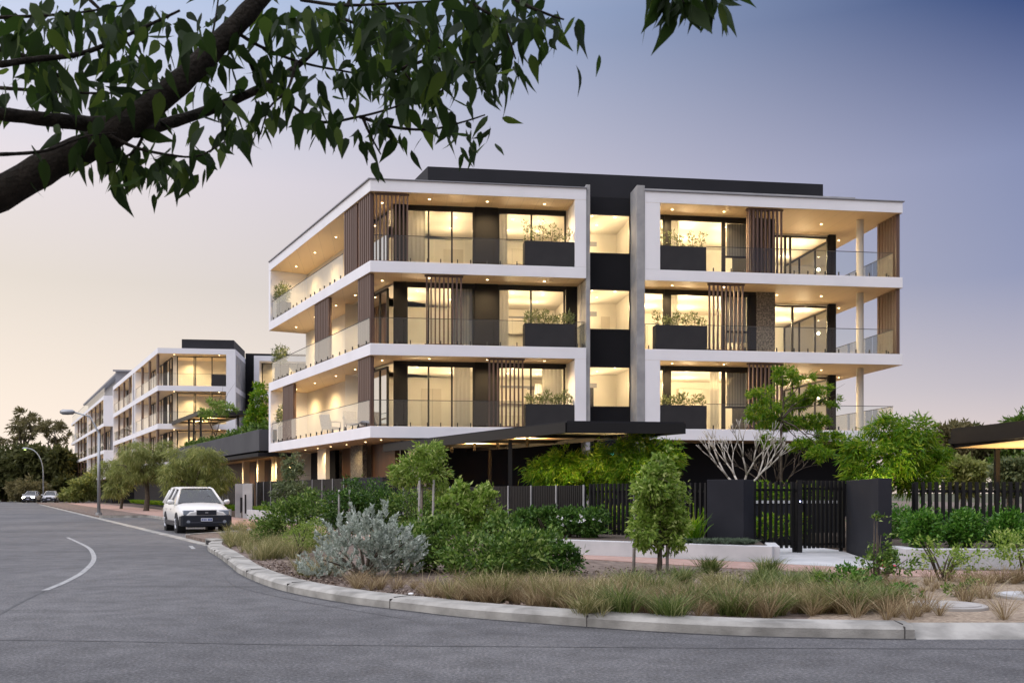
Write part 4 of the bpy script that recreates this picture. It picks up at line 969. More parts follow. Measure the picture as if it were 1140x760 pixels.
for (a0,a1,i,lb,pl,tall,n,h) in ((5.99,7.97,2,'charcoal planter box on the top balcony next to the dark stair core','tall sparse shoots in the top balcony planter next to the stair core',.85,420,.98),
    (5.99,8.0,1,'charcoal planter box on the middle balcony with a clipped leafy row','bushy leafy row in the middle balcony planter next to the stair core',.5,900,.92),
    (6.03,7.97,0,'charcoal planter box on the lowest balcony beside the batten screen and frame end','dense low shrubs in the lowest balcony planter above the canopy',.55,800,.92),
    (11.48,13.38,2,'charcoal planter box on the top balcony beyond the concrete fin','upright unruly shrub in the top balcony planter beyond the concrete fin',.75,430,.98),
    (11.3,13.42,1,'charcoal planter box on the middle balcony left of a batten screen','four leafy shrubs in the middle balcony planter beyond the concrete fin',.55,800,.98),
    (11.48,13.40,0,'charcoal planter box on the lowest balcony beyond the concrete fin','trailing grey green shrubs in the lowest balcony planter beyond the fin',.5,800,.95)):
    planter(a0, a1, .03, LV[i][1], lb, pl, 40+i*7+int(a0), tall, n, h=h)
for i, (lb, pl, s_) in enumerate((('charcoal planter at the street end of the lowest balcony','grey green bush at the street end of the lowest balcony',13.3),
    ('charcoal planter at the open street end of the middle balcony','tall grey green bush at the open end of the middle balcony',14.0),('charcoal planter at the street end of the top balcony','spreading olive bush at the street end of the top balcony',13.6))):
    q = Q(s_, .25); t = thing('planter_box', lb, 'planter', (*aw(*q), LV[i][1]), TH+R(111.07))
    MB().box(0,1.0,-.5,0,.004,.85).build('box_shell', M['planter'], t, bevel=.008)
    p = thing('balcony_plant', pl, 'plant', (*aw(*q), LV[i][1]+.85), TH+R(111.07))
    m = MB()
    for k in range(4): m.tube([(.2+.2*k,-.25,0),(.15+.25*k,-.2,.7)], [.012,.004], 5)
    m.build('stem', M['bark'], p); foliage('foliage', [(.2,-.1,.4,.32,.35,.4),(.6,-.2,.65,.34,.4,.42),(.9,-.2,.35,.35,.35,.35)], 900, .15, .045, G_['olive'], p, 70+i, up=.3, shell=.2)

# ------------------------------------------------------------------ verge planting
def shrub(label, loc, clumps, n, L, W, kind, seed, name='shrub', cat='shrub', up=.25, sub=0, group=None, stems=5, shell=.45):
    t = thing(name, label, cat, loc, 0, group); g = random.Random(seed); m = MB()
    for k in range(stems):
        c = clumps[k % len(clumps)]; e = Vector((c[0]+g.uniform(-.5,.5)*c[3], c[1]+g.uniform(-.5,.5)*c[4], c[2]+.4*c[5]))
        b = Vector((g.uniform(-.08,.08), g.uniform(-.08,.08), -.03)); m.tube([b, b.lerp(e,.5)+Vector((0,0,.06)), e], [.018,.013,.004], 5)
    m.build('stem', M['bark'], t, smooth=True); foliage('foliage', clumps, n, L, W, G_[kind], t, seed, 0, up, shell, sub); return t
# silver bush: upright felted shoots
sb = thing('silver_bush', 'rounded silvery grey bush with felted upright shoots beside the kerb', 'bush', (-2.25,14.6,.1)); g = np.random.default_rng(8)
dome = [(-.1,0,.42,.55,.55,.40),(.45,.1,.34,.45,.5,.34),(-.55,-.25,.22,.42,.42,.24),(.12,.1,.70,.36,.34,.30),(.36,-.2,.5,.36,.35,.3),(-.12,.15,.88,.2,.22,.2),(-.48,.2,.62,.27,.25,.26),(.62,.1,.62,.24,.3,.22),(.30,.15,.92,.15,.2,.18)]
SP, SD = cloud_points(dome, 330, g, .8); SD = unit(SD*np.array([1,1,.6])+np.array([0,0,.9])+g.normal(size=SD.shape)*.12)
ok = SP[:,2] > .05; SP, SD = SP[ok], SD[ok]; ls = 34
T_ = np.tile(np.linspace(0,1,ls), len(SP))[:,None]; B0 = np.repeat(SP,ls,0); D0 = np.repeat(SD,ls,0)
P = B0+D0*(T_-.5)*.20; rnd = unit(g.normal(size=P.shape)); out_ = unit(rnd-D0*(rnd*D0).sum(1,keepdims=True))
np_mesh('foliage', leaves(P, out_*.75+D0*.9, .062, .027, g, .2), 4, G_['silver'], sb)
m = MB()
for i in range(26):
    e = Vector(SP[i*11 % len(SP)]); m.tube([(0,0,-.02), e*.55+Vector((0,0,.03)), e], [.02,.014,.006], 5)
m.build('stem', M['bark'], sb)
shrub('broad bushy green shrub behind the silver bush on the verge', (-1.35,15.6,.1), [(-.3,0,.42,.5,.6,.42),(.3,.1,.5,.45,.55,.40),(0,.3,.66,.35,.5,.3)], 5200, .085, .042, 'shrub', 21, sub=95)
shrub('tall leggy pale green shrub with bare stems standing out of the verge thicket', (-.75,16.1,.1), [(-.25,.1,1.0,.26,.3,.26),(.2,0,.92,.32,.3,.30),(-.05,.2,1.28,.22,.25,.2),(.35,.1,1.2,.2,.2,.18)], 3600, .085, .045, 'lime', 22, sub=70, stems=12)
shrub('wide loose green shrub at the middle of the verge thicket', (-.05,15.1,.1), [(-.2,.1,.55,.45,.4,.40),(.3,0,.40,.5,.5,.36)], 4800, .085, .042, 'shrub', 122, sub=80)
shrub('low spreading dark green shrub nearest the pink paved path', (.48,14.9,.1), [(0,0,.30,.42,.45,.30),(.32,.1,.22,.30,.35,.22),(-.4,.1,.42,.42,.45,.36)], 4600, .08, .04, 'dark', 23, sub=100)
shrub('round green shrub in front of the verge thicket above dry grass', (-.45,13.6,.1), [(0,0,.36,.55,.4,.34),(.5,.15,.4,.5,.4,.36)], 4600, .08, .038, 'shrub', 24, sub=90)
shrub('grey green leafy shrub beside the pavement at the end of the dry grass', (-5.45,22.9,.1), [(0,0,.6,.55,.5,.5),(.4,.3,.9,.5,.5,.42),(-.45,.1,.42,.4,.4,.34)], 5200, .085, .04, 'shrub', 25, sub=210)
shrub('dark green mounded shrub beneath the thin staked tree', (-4.2,24.4,.1), [(0,0,.75,.75,.6,.6),(.7,.2,.9,.6,.6,.55)], 6500, .085, .04, 'dark', 26, sub=240)
shrub('dark green shrub against the fence behind the silver bush', (-2.6,24.2,.1), [(0,0,.8,.7,.6,.6),(.6,.2,.7,.6,.6,.5)], 5500, .085, .04, 'shrub', 27, sub=220)
shrub('small yellow green mound between straw grass and the silver bush', (-4.35,19.6,.1), [(0,0,.40,.36,.36,.30),(.25,.1,.58,.26,.26,.2)], 2600, .05, .016, 'lime', 28, sub=110)
for i, (px, lb) in enumerate(((582,'gardenia shrub at the far end of the white planter wall by the slats'),(607,'gardenia shrub with dark glossy leaves, second along the slatted fence'),(632,'wider gardenia shrub before the slatted fence with white blooms'),(657,'gardenia shrub at the fence corner with a few white flowers'))):
    Y = 21.6-.3*i+.4; X = (px-570)/F*Y
    t = shrub(lb, (X,Y,.38), [(0,0,.32,.36,.36,.30),(.12,.05,.5,.25,.25,.18)], 2400, .085, .045, 'dark', 30+i, sub=110, name='gardenia_shrub')
    if i > 1:
        g = np.random.default_rng(i); c = np.stack([g.uniform(-.3,.3,5), g.uniform(-.40,-.3,5), g.uniform(.25,.6,5)],1)
        [np_mesh('flower', leaves(np.repeat(c[k:k+1],5,0), g.normal(size=(5,3))*np.array([1,.4,1]), .05, .04, g), 4, M['paper'], t) for k in range(5)]
for i, (px, r_, lb) in enumerate(((1027,.34,'rounded bright green shrub nearest the long charcoal wall'),(1072,.28,'smaller rounded green shrub, the middle one behind the planter wall'),(1120,.33,'broad rounded green shrub below the pavilion post'),(1178,.36,'rounded green shrub at the far end of the row along the fence'))):
    Y = 16.9; X = (px-570)/F*Y
    shrub(lb, (X,Y,.40), [(0,0,.32,r_,r_,.30),(.1,.05,.45,r_*.7,r_*.7,.24)], 3600, .07, .034, 'hedge', 36+i, sub=150, name='round_shrub', group=None)
shrub('sparse leafy sapling shrub at the foot of the long charcoal wall', (5.1,13.2,.1), [(-.12,0,.28,.3,.3,.22),(.05,.1,.62,.14,.14,.22),(-.05,0,.9,.10,.10,.14),(.3,0,.3,.28,.28,.22)], 900, .06, .034, 'shrub', 45, sub=60, stems=8)
shrub('thin straggly green weed shrub before the white planter wall', (6.35,14.0,.1), [(0,0,.32,.38,.3,.24),(.35,0,.28,.3,.3,.22),(-.3,0,.5,.2,.2,.2)], 750, .06, .032, 'lime', 46, sub=60, stems=9)
shrub('leafy shrub with dry twiggy base in the sandy ground by the second lid', (7.55,13.9,.1), [(0,0,.48,.6,.45,.26),(.5,0,.5,.4,.4,.25)], 2600, .06, .03, 'lime', 47, sub=120, stems=14)
shrub('low green leafy weed at the kerb end before the access lid', (4.05,11.4,.1), [(0,0,.16,.3,.22,.15),(-.25,.1,.2,.22,.22,.16)], 900, .055, .03, 'shrub', 48, sub=50)
shrub('tiny green weed in bare sand before the first concrete lid', (4.75,11.6,.1), [(0,0,.10,.2,.15,.09)], 320, .05, .026, 'hedge', 148, sub=22)
shrub('small spreading green weed in sand between the two concrete lids', (5.6,11.9,.1), [(0,0,.08,.28,.18,.07),(.2,.1,.12,.15,.15,.1)], 420, .05, .026, 'shrub', 149, sub=26)
shrub('leafy green weed clump at the sandy edge behind the strappy tussocks', (4.4,12.5,.1), [(0,0,.18,.32,.25,.16),(.3,.1,.14,.2,.2,.12)], 900, .055, .03, 'hedge', 150, sub=50)
# strappy tussocks: one kind, several spots
def tussock(label, loc, n, h, spread, seed, kind='strap', wd=.014, name='strappy_tussock', group=None):
    g = np.random.default_rng(seed); P = np.stack([g.normal(0,.07,15), g.normal(0,.07,15), np.zeros(15)],1)
    o = np_blades(name, blades(P, n//15, h, spread, wd, g, .5), G_[kind]); o.location = loc; o.rotation_euler = (0,0,g.uniform(0,6))
    return tag(o, label, 'tussock grass', group)
spots_ = [(672,664),(700,655),(728,668),(758,650),(770,676),(800,655),(812,684),(838,668),(862,684),(880,660),(905,682),(925,664),(948,682),(965,668),(985,680),(655,685),(745,687),(690,683),(850,652),(912,655)]
for i, (px, py) in enumerate(spots_):
    x, y = ground(px, py, .1)
    tussock('green strappy tussock with arching blades on the verge near the kerb', (x,y,.1), 390, .30+.12*((i*7) % 5)/4, .85, 80+i, 'strap' if i % 5 else 'strawgreen', .0075, group='strappy tussocks along the kerb')
for i, (px, py, lb) in enumerate(((791,638,'dark strappy tussock at the pavement edge, the one nearer the young tree'),(857,640,'small dark strappy tussock at the pavement edge below the planter corner'))):
    x, y = ground(px, py, .1); tussock(lb, (x,y,.1), 330, .36, .75, 120+i, 'strap', .010)
fx = tussock('tall upright flax clump against the open fence behind the young tree', (3.55,18.9,.4), 90, .75, .45, 131, 'bright', .03, 'flax_clump')
# dry grass: too many to count
g = np.random.default_rng(9); pts = []
def patch(cx, cy, rx, ry, n): pts.append(np.stack([g.normal(cx,rx,n), g.normal(cy,ry,n), np.full(n,.1)],1))
for px, py, rx, ry, n in ((480,672,.28,.3,22),(530,672,.4,.5,60),(585,672,.45,.55,80),(640,675,.4,.5,70),(690,672,.45,.5,50),(760,678,.6,.35,40),(860,682,.6,.3,36),(930,676,.5,.5,44),(990,655,.5,.5,26),(1110,650,.5,.3,22),(1010,684,.25,.15,7),(1060,668,.5,.25,9),(1120,690,.4,.2,6),(420,655,.4,.2,18)):
    x, y = ground(px, py, .1); patch(x, y, rx, ry, n)
P = np.concatenate(pts); kin = np.array(KI); ok = np.array([p[1] > np.interp(p[0], kin[:,0], kin[:,1])+.12 for p in P]); P = P[ok]
h = g.uniform(.14,.42,len(P))
tag(np_blades('dry_grass', blades(P, 90, h, .8, .0042, g, .55), G_['dry']), 'dry pinkish brown grass sprawling along the verge behind the kerb', None, None, 'stuff')
pts = []
for px, py, rx, ry, n in ((276,606,.30,.7,40),(296,602,.5,1.1,80),(318,612,.4,.9,60),(300,622,.25,.4,22),(340,610,.25,.6,32),(500,668,.3,.3,14),(560,664,.35,.35,18),(610,676,.35,.3,16),(665,668,.4,.4,18),(720,672,.4,.3,16),(840,678,.4,.3,14),(900,676,.4,.3,12),(355,640,.2,.3,8),(286,590,.5,.8,30)):
    x, y = ground(px, py, .1); patch(x, y, rx, ry, n)
P = np.concatenate(pts); ok = np.array([p[1] > np.interp(p[0], kin[:,0], kin[:,1])+.2 for p in P]); P = P[ok]
tag(np_blades('straw_grass', blades(P, 70, g.uniform(.22,.52,len(P)), .6, .0055, g, .5), G_['strawgreen']), 'straw coloured grass with green tufts beside the kerb near the parked car', None, None, 'stuff')
P = np.stack([g.uniform(3.1,4.6,260), g.uniform(17.9,18.9,260), np.full(260,.42)],1); P = P[P[:,1] > 20.75-.65*P[:,0]]
tag(np_blades('ground_cover', blades(P, 20, .12, 1.2, .014, g, .5), G_['cover']), 'low grey green ground cover inside the pale planter wall', None, None, 'stuff')
pts = [np.stack([g.uniform(0,1,700), g.uniform(0,1,700), np.full(700,.42)],1)]
P = pts[0]; A0, A1 = np.array(Gp(10,6.6)), np.array(Gp(21,6.6)); P2 = np.concatenate([A0+(A1-A0)*P[:,:1]+np.array([.877,.48])*(P[:,1:2]-.5)*.4, P[:,2:]],1)
A0, A1 = np.array(Gp(26,6.6)), np.array(Gp(70,6.6)); P3 = np.concatenate([A0+(A1-A0)*P[:,:1]+np.array([.877,.48])*(P[:,1:2]-.5)*.4, P[:,2:]],1)
tag(np_blades('planter_grass', blades(np.concatenate([P2,P3]), 24, .42, .7, .03, g, .5), G_['bright']), 'bright green grasses filling the pale street side planters', None, None, 'stuff')

# ------------------------------------------------------------------ young staked trees
def stakes(label, spots, h):
    for i, (x, y) in enumerate(spots):
        t = tag(MB().tube([(0,0,-.05),(0,0,h),(0,0,h+.02)], [.026,.026,.018], 8).build('tree_stake', M['stake'], None, smooth=True), label[i], 'stake'); t.location = (x,y,.1); t.rotation_euler = (R(1.5*(-1)**i), R(1), 0)
def Ct(px, py, Y, loc, rpx, ry=None, rzpx=None):
    """a crown clump given by its place and radius in the photograph at distance Y, relative to LOC"""
    p = at(px, py, Y); r_ = rpx*Y/F; rz = (rzpx or rpx)*Y/F
    return (p.x-loc[0], p.y-loc[1], p.z-loc[2], r_, ry or r_, rz)
def tree_at(label, loc, dist, cl, **kw):
    dz = kw.pop('jit', .15); g = random.Random(len(label)); out_ = []
    for (px, py, r_, *rz) in cl:
        Y = dist+g.uniform(-1,1)*dz*dist*.1; out_.append(Ct(px, py, Y, loc, r_, None, rz[0] if rz else None))
    return make_tree(kw.pop('name','tree'), label, 'tree', loc, out_, **kw)
tree_at('young pale green staked tree before the white planter wall', (2.33,15.2,.1), 15.2, [(736,511,11,16),(724,546,20,20),(748,550,17,22),(735,576,28,24),(716,590,16,18),(755,592,15,18),(735,530,15,18),(722,604,12,10),(748,604,12,10)], name='young_tree',
    fork_z=.42, r0=.05, n=7500, L=.09, Wd=.042, leafm=G_['lime'], barkm=M['bark'], seed=50, droop=.3, sub=420, shell=.2, lean=(.03,0))
stakes(['weathered stake on the pavement side of the young pale green tree','weathered stake standing between young pale green tree and planter corner'], [(1.98,15.5),(2.50,15.35)], 1.05)
L_ = (-2.0,21.2,.1)
tree_at('young staked tree with yellow green top in the verge thicket', L_, 21.2, [(478,505,18,14),(462,522,22,18),(482,525,20,18),(448,530,14,12),(488,545,12,10)], name='young_tree', fork_z=1.55, r0=.035, n=4200, L=.11, Wd=.035, leafm=G_['lime'], barkm=M['palebark'], seed=51, droop=.2, sub=230, shell=.2)
stakes(['pale stake of a pair under the young yellow green tree','taller pale stake of the pair under the young yellow green tree'], [(-2.05,20.9),(-1.75,20.9)], 1.6)
L_ = (-4.15,24.0,.1)
tree_at('spindly dark leaved staked tree between silver bush and charcoal wall', L_, 24, [(393,540,11,10),(388,556,14,12),(402,560,12,12),(395,575,14,10)], name='young_tree', fork_z=1.0, r0=.03, n=2200, L=.10, Wd=.035, leafm=G_['dark'], barkm=M['palebark'], seed=52, droop=.2, sub=110, shell=.1)
stakes(['slim pale stake of the spindly tree, the shorter one','slim pale stake of the spindly tree, the taller one'], [(-4.3,23.6),(-4.05,23.6)], 1.35)
L_ = (-6.6,28.5,.1)
tree_at('narrow olive green young tree under the white balconies beside the planter', L_, 28.5, [(325,520,12,14),(322,545,16,14),(333,552,13,12),(325,565,16,9)], name='young_tree', fork_z=.9, r0=.04, n=3600, L=.13, Wd=.045, leafm=G_['olive'], barkm=M['bark'], seed=53, droop=.3, sub=170, shell=.1)

# ------------------------------------------------------------------ garden trees behind the fences
L_ = (2.1,28.5,.4)
tree_at('bright green feathery tree lit from below under the canopy', L_, 28.5, [(605,525,18,16),(628,518,22,18),(655,520,22,20),(640,538,28,14),(610,545,20,10),(668,540,16,12)], name='feathery_tree', fork_z=.5, r0=.05, n=9000, L=.20, Wd=.035, leafm=G_['bright'], barkm=M['palebark'], seed=54, droop=.5, sub=330, shell=.2, multi=2)
L_ = (4.0,26.8,.4)
tree_at('green feathery tree standing at the end of the black canopy', L_, 26.8, [(690,505,22,16),(715,498,24,14),(738,510,20,18),(705,525,26,18),(735,530,20,16),(670,512,16,14)], name='feathery_tree', fork_z=.8, r0=.05, n=8500, L=.20, Wd=.035, leafm=G_['bright'], barkm=M['palebark'], seed=55, droop=.5, sub=300, shell=.2, multi=2)
L_ = (7.35,26.0,.4)
tree_at('open layered tree with fine leaves and slender trunk before the lit balcony', L_, 26, [(872,418,16,9),(893,422,14,7),(850,440,14,9),(885,448,16,8),(912,438,16,8),(925,448,10,6),(845,468,14,8),(872,470,18,9),(905,470,18,8),(920,490,18,9),(895,498,18,8),(858,490,12,7),(850,455,16,8),(915,505,14,7)], name='layered_tree', fork_z=3.0, r0=.045, n=14000, L=.12, Wd=.03, leafm=G_['bright'], barkm=M['bark'], seed=56, droop=.25, sub=300, shell=.05, jit=.5)
L_ = (9.5,24.0,.4)
tree_at('broad soft green feathery tree between the entry wall and the pavilion', L_, 24, [(985,478,22,14),(1020,482,22,14),(960,500,18,16),(1000,510,32,20),(1035,505,20,18),(968,528,24,16),(1020,530,28,18),(950,515,12,12)], name='feathery_tree', fork_z=.7, r0=.06, n=12500, L=.20, Wd=.035, leafm=G_['bright'], barkm=M['palebark'], seed=57, droop=.55, sub=430, shell=.2, multi=2)
# bare frangipanis: thick forking grey stems
def bare_tree(label, loc, h, seed, m_, depth=5, r0=.07, spread=.62):
    t = thing('bare_tree', label, 'tree', loc); g = random.Random(seed); mb = MB()
    def grow(p, d, ln, r_, k):
        e = p+d*ln; mb.tube([p-d*r_*.4, p.lerp(e,.5)+Vector((g.uniform(-1,1),g.uniform(-1,1),.3))*ln*.05, e], [r_, r_*.88, r_*.8], 7)
        if k == 0: return
        az = g.uniform(0,6.28); kids = 3 if g.random() < .35 else 2
        for j in range(kids):
            a = az+j*2*math.pi/kids+g.uniform(-.3,.3); u = d.orthogonal().normalized(); w_ = d.cross(u)
            nd = d+(u*math.cos(a)+w_*math.sin(a))*spread*g.uniform(.8,1.2); nd.z += .22; nd.normalize(); grow(e, nd, ln*g.uniform(.70,.88), r_*.70, k-1)
    b = Vector((0,0,-.05)); top = Vector((.03,.02,h*.34))
    mb.tube([b, b.lerp(top,.5)+Vector((.02,0,0)), top], [r0*1.25, r0*1.05, r0*.95], 8)
    for a in (.35, 1.9, 3.3, 4.7):
        nd = Vector((math.cos(a)*.75, math.sin(a)*.55, .72)).normalized(); grow(top-Vector((0,0,.03)), nd, h*.205, r0*.72, depth-1)
    mb.build('branch', m_, t, smooth=True); return t
bare_tree('bare pale branching frangipani rising behind the charcoal entry wall', (6.05,25.0,.45), 2.85, 4, M['frangipani'], 5, .047, .36)
bare_tree('darker bare twiggy tree behind the slender trunk by the dark wall', (7.55,27.5,.45), 2.6, 9, M['bark'], 5, .035, .45)
# uplights in the garden beds
for x, y in ((1.2,27.6),(2.6,27.4),(4.0,25.6),(9.0,23.0)):
    u = thing('garden_uplight', 'small black spike uplight among the garden plants', 'garden light', (x,y,.4), 0, 'garden uplights among the planting')
    MB().tube([(0,0,-.1),(0,0,.08),(0,0,.16)], [.02,.045,.05], 10).build('lamp_can', M['darkmetal'], u); MB().disc((0,0,.165), .04, 12, 1).build('lamp_lens', M['lamp'], u)
    spot(u, (0,0,.2), 12, (1,.85,.55), 90, .04, (.05,.1,1))
shrub('lush green planting bank behind the open fence in the lit garden', (2.6,23.5,.4), [(0,0,.3,.9,.6,.3),(1.4,-.8,.3,.8,.6,.3)], 4200, .13, .04, 'bright', 58, sub=160, name='garden_shrub')
shrub('green shrub bank inside the side fence of the entry path', (8.6,21.2,.4), [(0,0,.3,.9,.8,.35),(1.6,-.4,.35,.9,.7,.35),(3.4,-.6,.3,.9,.6,.3)], 5200, .13, .04, 'hedge', 59, sub=200, name='garden_shrub')
shrub('dark green shrub behind the open gate fence below the layered tree', (6.9,24.4,.4), [(0,0,.28,.6,.5,.3),(.7,.4,.3,.6,.5,.3)], 2600, .12, .04, 'hedge', 60, sub=110, name='garden_shrub')

lw = thing('planter_wall', 'charcoal planter wall with a thin pale cap glimpsed through the open gate fence', 'planter wall', (0,0,0))
MB().bar((5.3,23.5), (8.2,24.0), .3, .1, 1.13).build('wall_face', M['gatewall'], lw); MB().bar((5.27,23.49), (8.23,24.01), .36, 1.133, 1.20).build('cap', M['paleconcrete'], lw)
shrub('bright green hedge growing on the pale capped planter wall behind the gate', (6.7,24.2,1.0), [(-.9,-.1,.38,.45,.3,.2),(-.3,0,.40,.45,.3,.22),(.4,.1,.38,.5,.3,.2),(1.0,.2,.38,.4,.3,.2)], 3000, .10, .035, 'bright', 160, sub=120, name='garden_hedge')
shrub('bright green low hedge at the foot of the planter wall behind the gate', (6.3,23.0,.1), [(-.7,0,.5,.4,.3,.25),(-.1,.05,.5,.4,.3,.26),(.5,.1,.5,.45,.3,.25)], 2600, .10, .035, 'bright', 161, sub=100, name='garden_hedge')
# ------------------------------------------------------------------ street trees and far trees
p = ground(163, 568.5, .1); L_ = (*p, .1)
tree_at('wispy willowy street tree with a leaning dark trunk in the tree bed', L_, 67, [(150,504,17,14),(168,510,15,16),(138,517,12,11),(158,524,17,12),(182,498,9,10),(130,526,8,7),(178,524,8,9)], name='street_tree', fork_z=2.0, r0=.20, n=9000, L=.42, Wd=.035, leafm=G_['pepper'], barkm=M['bark'], seed=61, droop=1.1, sub=330, shell=.1)
L_ = (-17.6,52.5,.1)
tree_at('dense wispy street tree drooping over the parked white car', L_, 52.5, [(203,513,18,15),(228,508,18,14),(246,528,14,14),(214,532,24,14),(188,528,11,13),(234,542,17,10),(200,545,14,9)], name='street_tree', fork_z=1.4, r0=.16, n=13000, L=.36, Wd=.032, leafm=G_['pepper'], barkm=M['bark'], seed=62, droop=1.1, sub=380, shell=.1)
p = ground(135, 566, .1); L_ = (*p, .1)
tree_at('smaller wispy street tree behind the grey lamp post', L_, 75, [(120,522,14,10),(138,530,14,12),(128,545,16,8),(145,520,10,8)], name='street_tree', fork_z=1.9, r0=.12, n=5000, L=.42, Wd=.05, leafm=G_['pepper'], barkm=M['bark'], seed=63, droop=.8, sub=190, shell=.1)
L_ = (-21.0,67.5,4.2)
tree_at('small leafy tree in the terrace garden in front of the steel canopy', L_, 63, [(238,450,9,6),(252,456,10,6),(230,459,7,5)], name='terrace_tree', fork_z=1.2, r0=.06, n=1300, L=.24, Wd=.07, leafm=G_['lime'], barkm=M['bark'], seed=64, sub=70, shell=.1)
L_ = (-15.2,56.0,4.2)
tree_at('upright leafy tree on the terrace beside the corner building end', L_, 56, [(288,448,9,14),(283,468,10,12),(297,462,8,14),(290,432,6,8)], name='terrace_tree', fork_z=.9, r0=.06, n=3000, L=.22, Wd=.08, leafm=G_['bright'], barkm=M['bark'], seed=65, sub=150, shell=.1)
def far_tree(label, px, Y, base_py, cl, n, kind, seed, L=.9, Wd=.4, r0=.35, fork=3.0, z=-.05, sub=260, name='far_tree'):
    loc = ((px-570)/F*Y, Y, z); return tree_at(label, loc, Y, cl, name=name, fork_z=fork, r0=r0, n=n, L=L, Wd=Wd, leafm=G_[kind], barkm=M['bark'], seed=seed, droop=.2, sub=sub, shell=.35)
far_tree('tall gum with a high open crown above the dark trees', 27, 165, 0, [(27,463,12,8),(18,474,12,7),(38,472,10,6),(8,490,14,8),(30,482,12,7)], 1900, 'gum', 66, .75, .25, .4, 9, sub=60)
far_tree('gum with a thin lacy crown nearest the far building', 60, 160, 0, [(58,474,12,7),(70,482,9,7),(48,480,9,6),(64,490,10,6)], 1500, 'gum', 67, .7, .22, .35, 8, sub=50)
far_tree('dark rounded evergreen at the picture edge end of the street', 4, 150, 0, [(0,515,20,14),(14,522,18,14),(-8,528,20,18),(8,542,20,10)], 9000, 'bush', 68)
far_tree('large dark evergreen behind the glowing street lamp', 36, 148, 0, [(36,510,18,14),(22,520,16,14),(50,515,16,16),(34,532,22,14),(55,530,16,14)], 11000, 'bush', 69)
far_tree('dark evergreen between the street lamp and the far building', 68, 146, 0, [(66,514,12,15),(77,522,10,15),(62,532,15,14),(74,542,12,10)], 7500, 'bush', 70)
far_tree('olive green roadside bush under the glowing lamp', 28, 140, 0, [(20,545,12,10),(35,543,14,10),(46,548,10,7)], 4000, 'gum', 71, .5, .2, .15, .8, sub=150, name='roadside_bush')
far_tree('low green bush at the far street corner by the grey building', 84, 120, 0, [(88,545,11,10),(100,542,12,12),(80,551,9,6)], 4200, 'pepper', 72, .5, .16, .15, .8, sub=150, name='roadside_bush')
for i, (px, Y, cl, lb, kd) in enumerate(((1065,75,[(1058,482,12,9),(1070,476,10,6),(1062,500,18,12),(1050,512,16,14)],'brownish feathery tree behind the broad soft green tree','gum'),
    (1088,85,[(1085,482,9,8),(1092,492,14,10),(1080,505,16,14),(1100,510,16,14)],'dark green tree showing just above the pavilion roof','bush'),
    (1130,70,[(1132,478,14,10),(1145,470,16,14),(1120,492,12,8),(1138,500,20,16),(1118,520,16,14)],'large green tree behind the pavilion at the picture edge','shrub'),
    (1072,55,[(1068,520,14,12),(1085,525,14,12),(1075,538,18,10)],'pale green small tree seen under the pavilion roof','pepper'),
    (1125,50,[(1118,522,12,12),(1135,526,12,14),(1128,540,18,8)],'olive small tree seen beneath the pavilion beside its post','olive'))):
    far_tree(lb, px, Y, 0, cl, 5200, kd, 90+i, .006*Y, .0025*Y, .18, 1.6, .1, 220, 'garden_tree')
# ------------------------------------------------------------------ the street tree overhead, its limb reaching over the camera
st = thing('overhanging_tree', 'leafy tree with a thick dark limb and drooping pointed leaves overhead', 'tree', (-3.3,2.3,0))
OFF = Vector(st.location)
def px3(P): return [at(x, y, Y)-OFF for x, y, Y in P]
m = MB()
m.tube([(0,0,-.1),(.02,0,.15),(.05,.02,1.1),(.18,.05,1.75)]+[tuple(q) for q in px3([(-130,262,2.9)])], [.26,.19,.17,.16,.125], 14)
m.tube([(.12,.02,1.6),(-.1,-.4,2.4),(-.5,-.9,3.6),(-.4,-1.1,4.8)], [.13,.11,.08,.04], 10)
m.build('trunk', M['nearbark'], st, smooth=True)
def limb(P, R_, seg=10, name='limb'):
    pts = smooth_line([tuple(q) for q in px3(P)], 5) if False else [Vector(q) for q in px3(P)]
    fine = []; n = len(pts)
    for i in range(n-1):
        p0, p1, p2, p3 = pts[max(i-1,0)], pts[i], pts[i+1], pts[min(i+2,n-1)]
        for j in range(5):
            t = j/5; fine.append(.5*((2*p1)+(p2-p0)*t+(2*p0-5*p1+4*p2-p3)*t*t+(3*p1-p0-3*p2+p3)*t**3))
    fine.append(pts[-1]); rr = np.interp(np.linspace(0,1,len(fine)), np.linspace(0,1,len(R_)), R_)
    rr = [r_*(1+.05*math.sin(i*2.3)) for i, r_ in enumerate(rr)]
    MB().tube(fine, rr, seg).build(name, M['nearbark'], st, smooth=True); return fine
limb([(-130,262,2.9),(-20,225,2.95),(60,182,3.0),(130,147,3.05),(200,92,3.1),(250,42,3.15),(292,-5,3.2),(350,-80,3.3)], [.056,.052,.048,.043,.038,.034,.031,.026], 14)
limb([(140,140,3.06),(100,138,3.1),(60,134,3.0),(0,127,2.9),(-80,120,2.8)], [.029,.025,.022,.020,.017])
limb([(150,146,3.1),(185,138,3.25),(240,120,3.4),(290,98,3.5),(335,70,3.6),(380,20,3.7),(400,-30,3.8)], [.023,.020,.017,.014,.011,.009,.007])
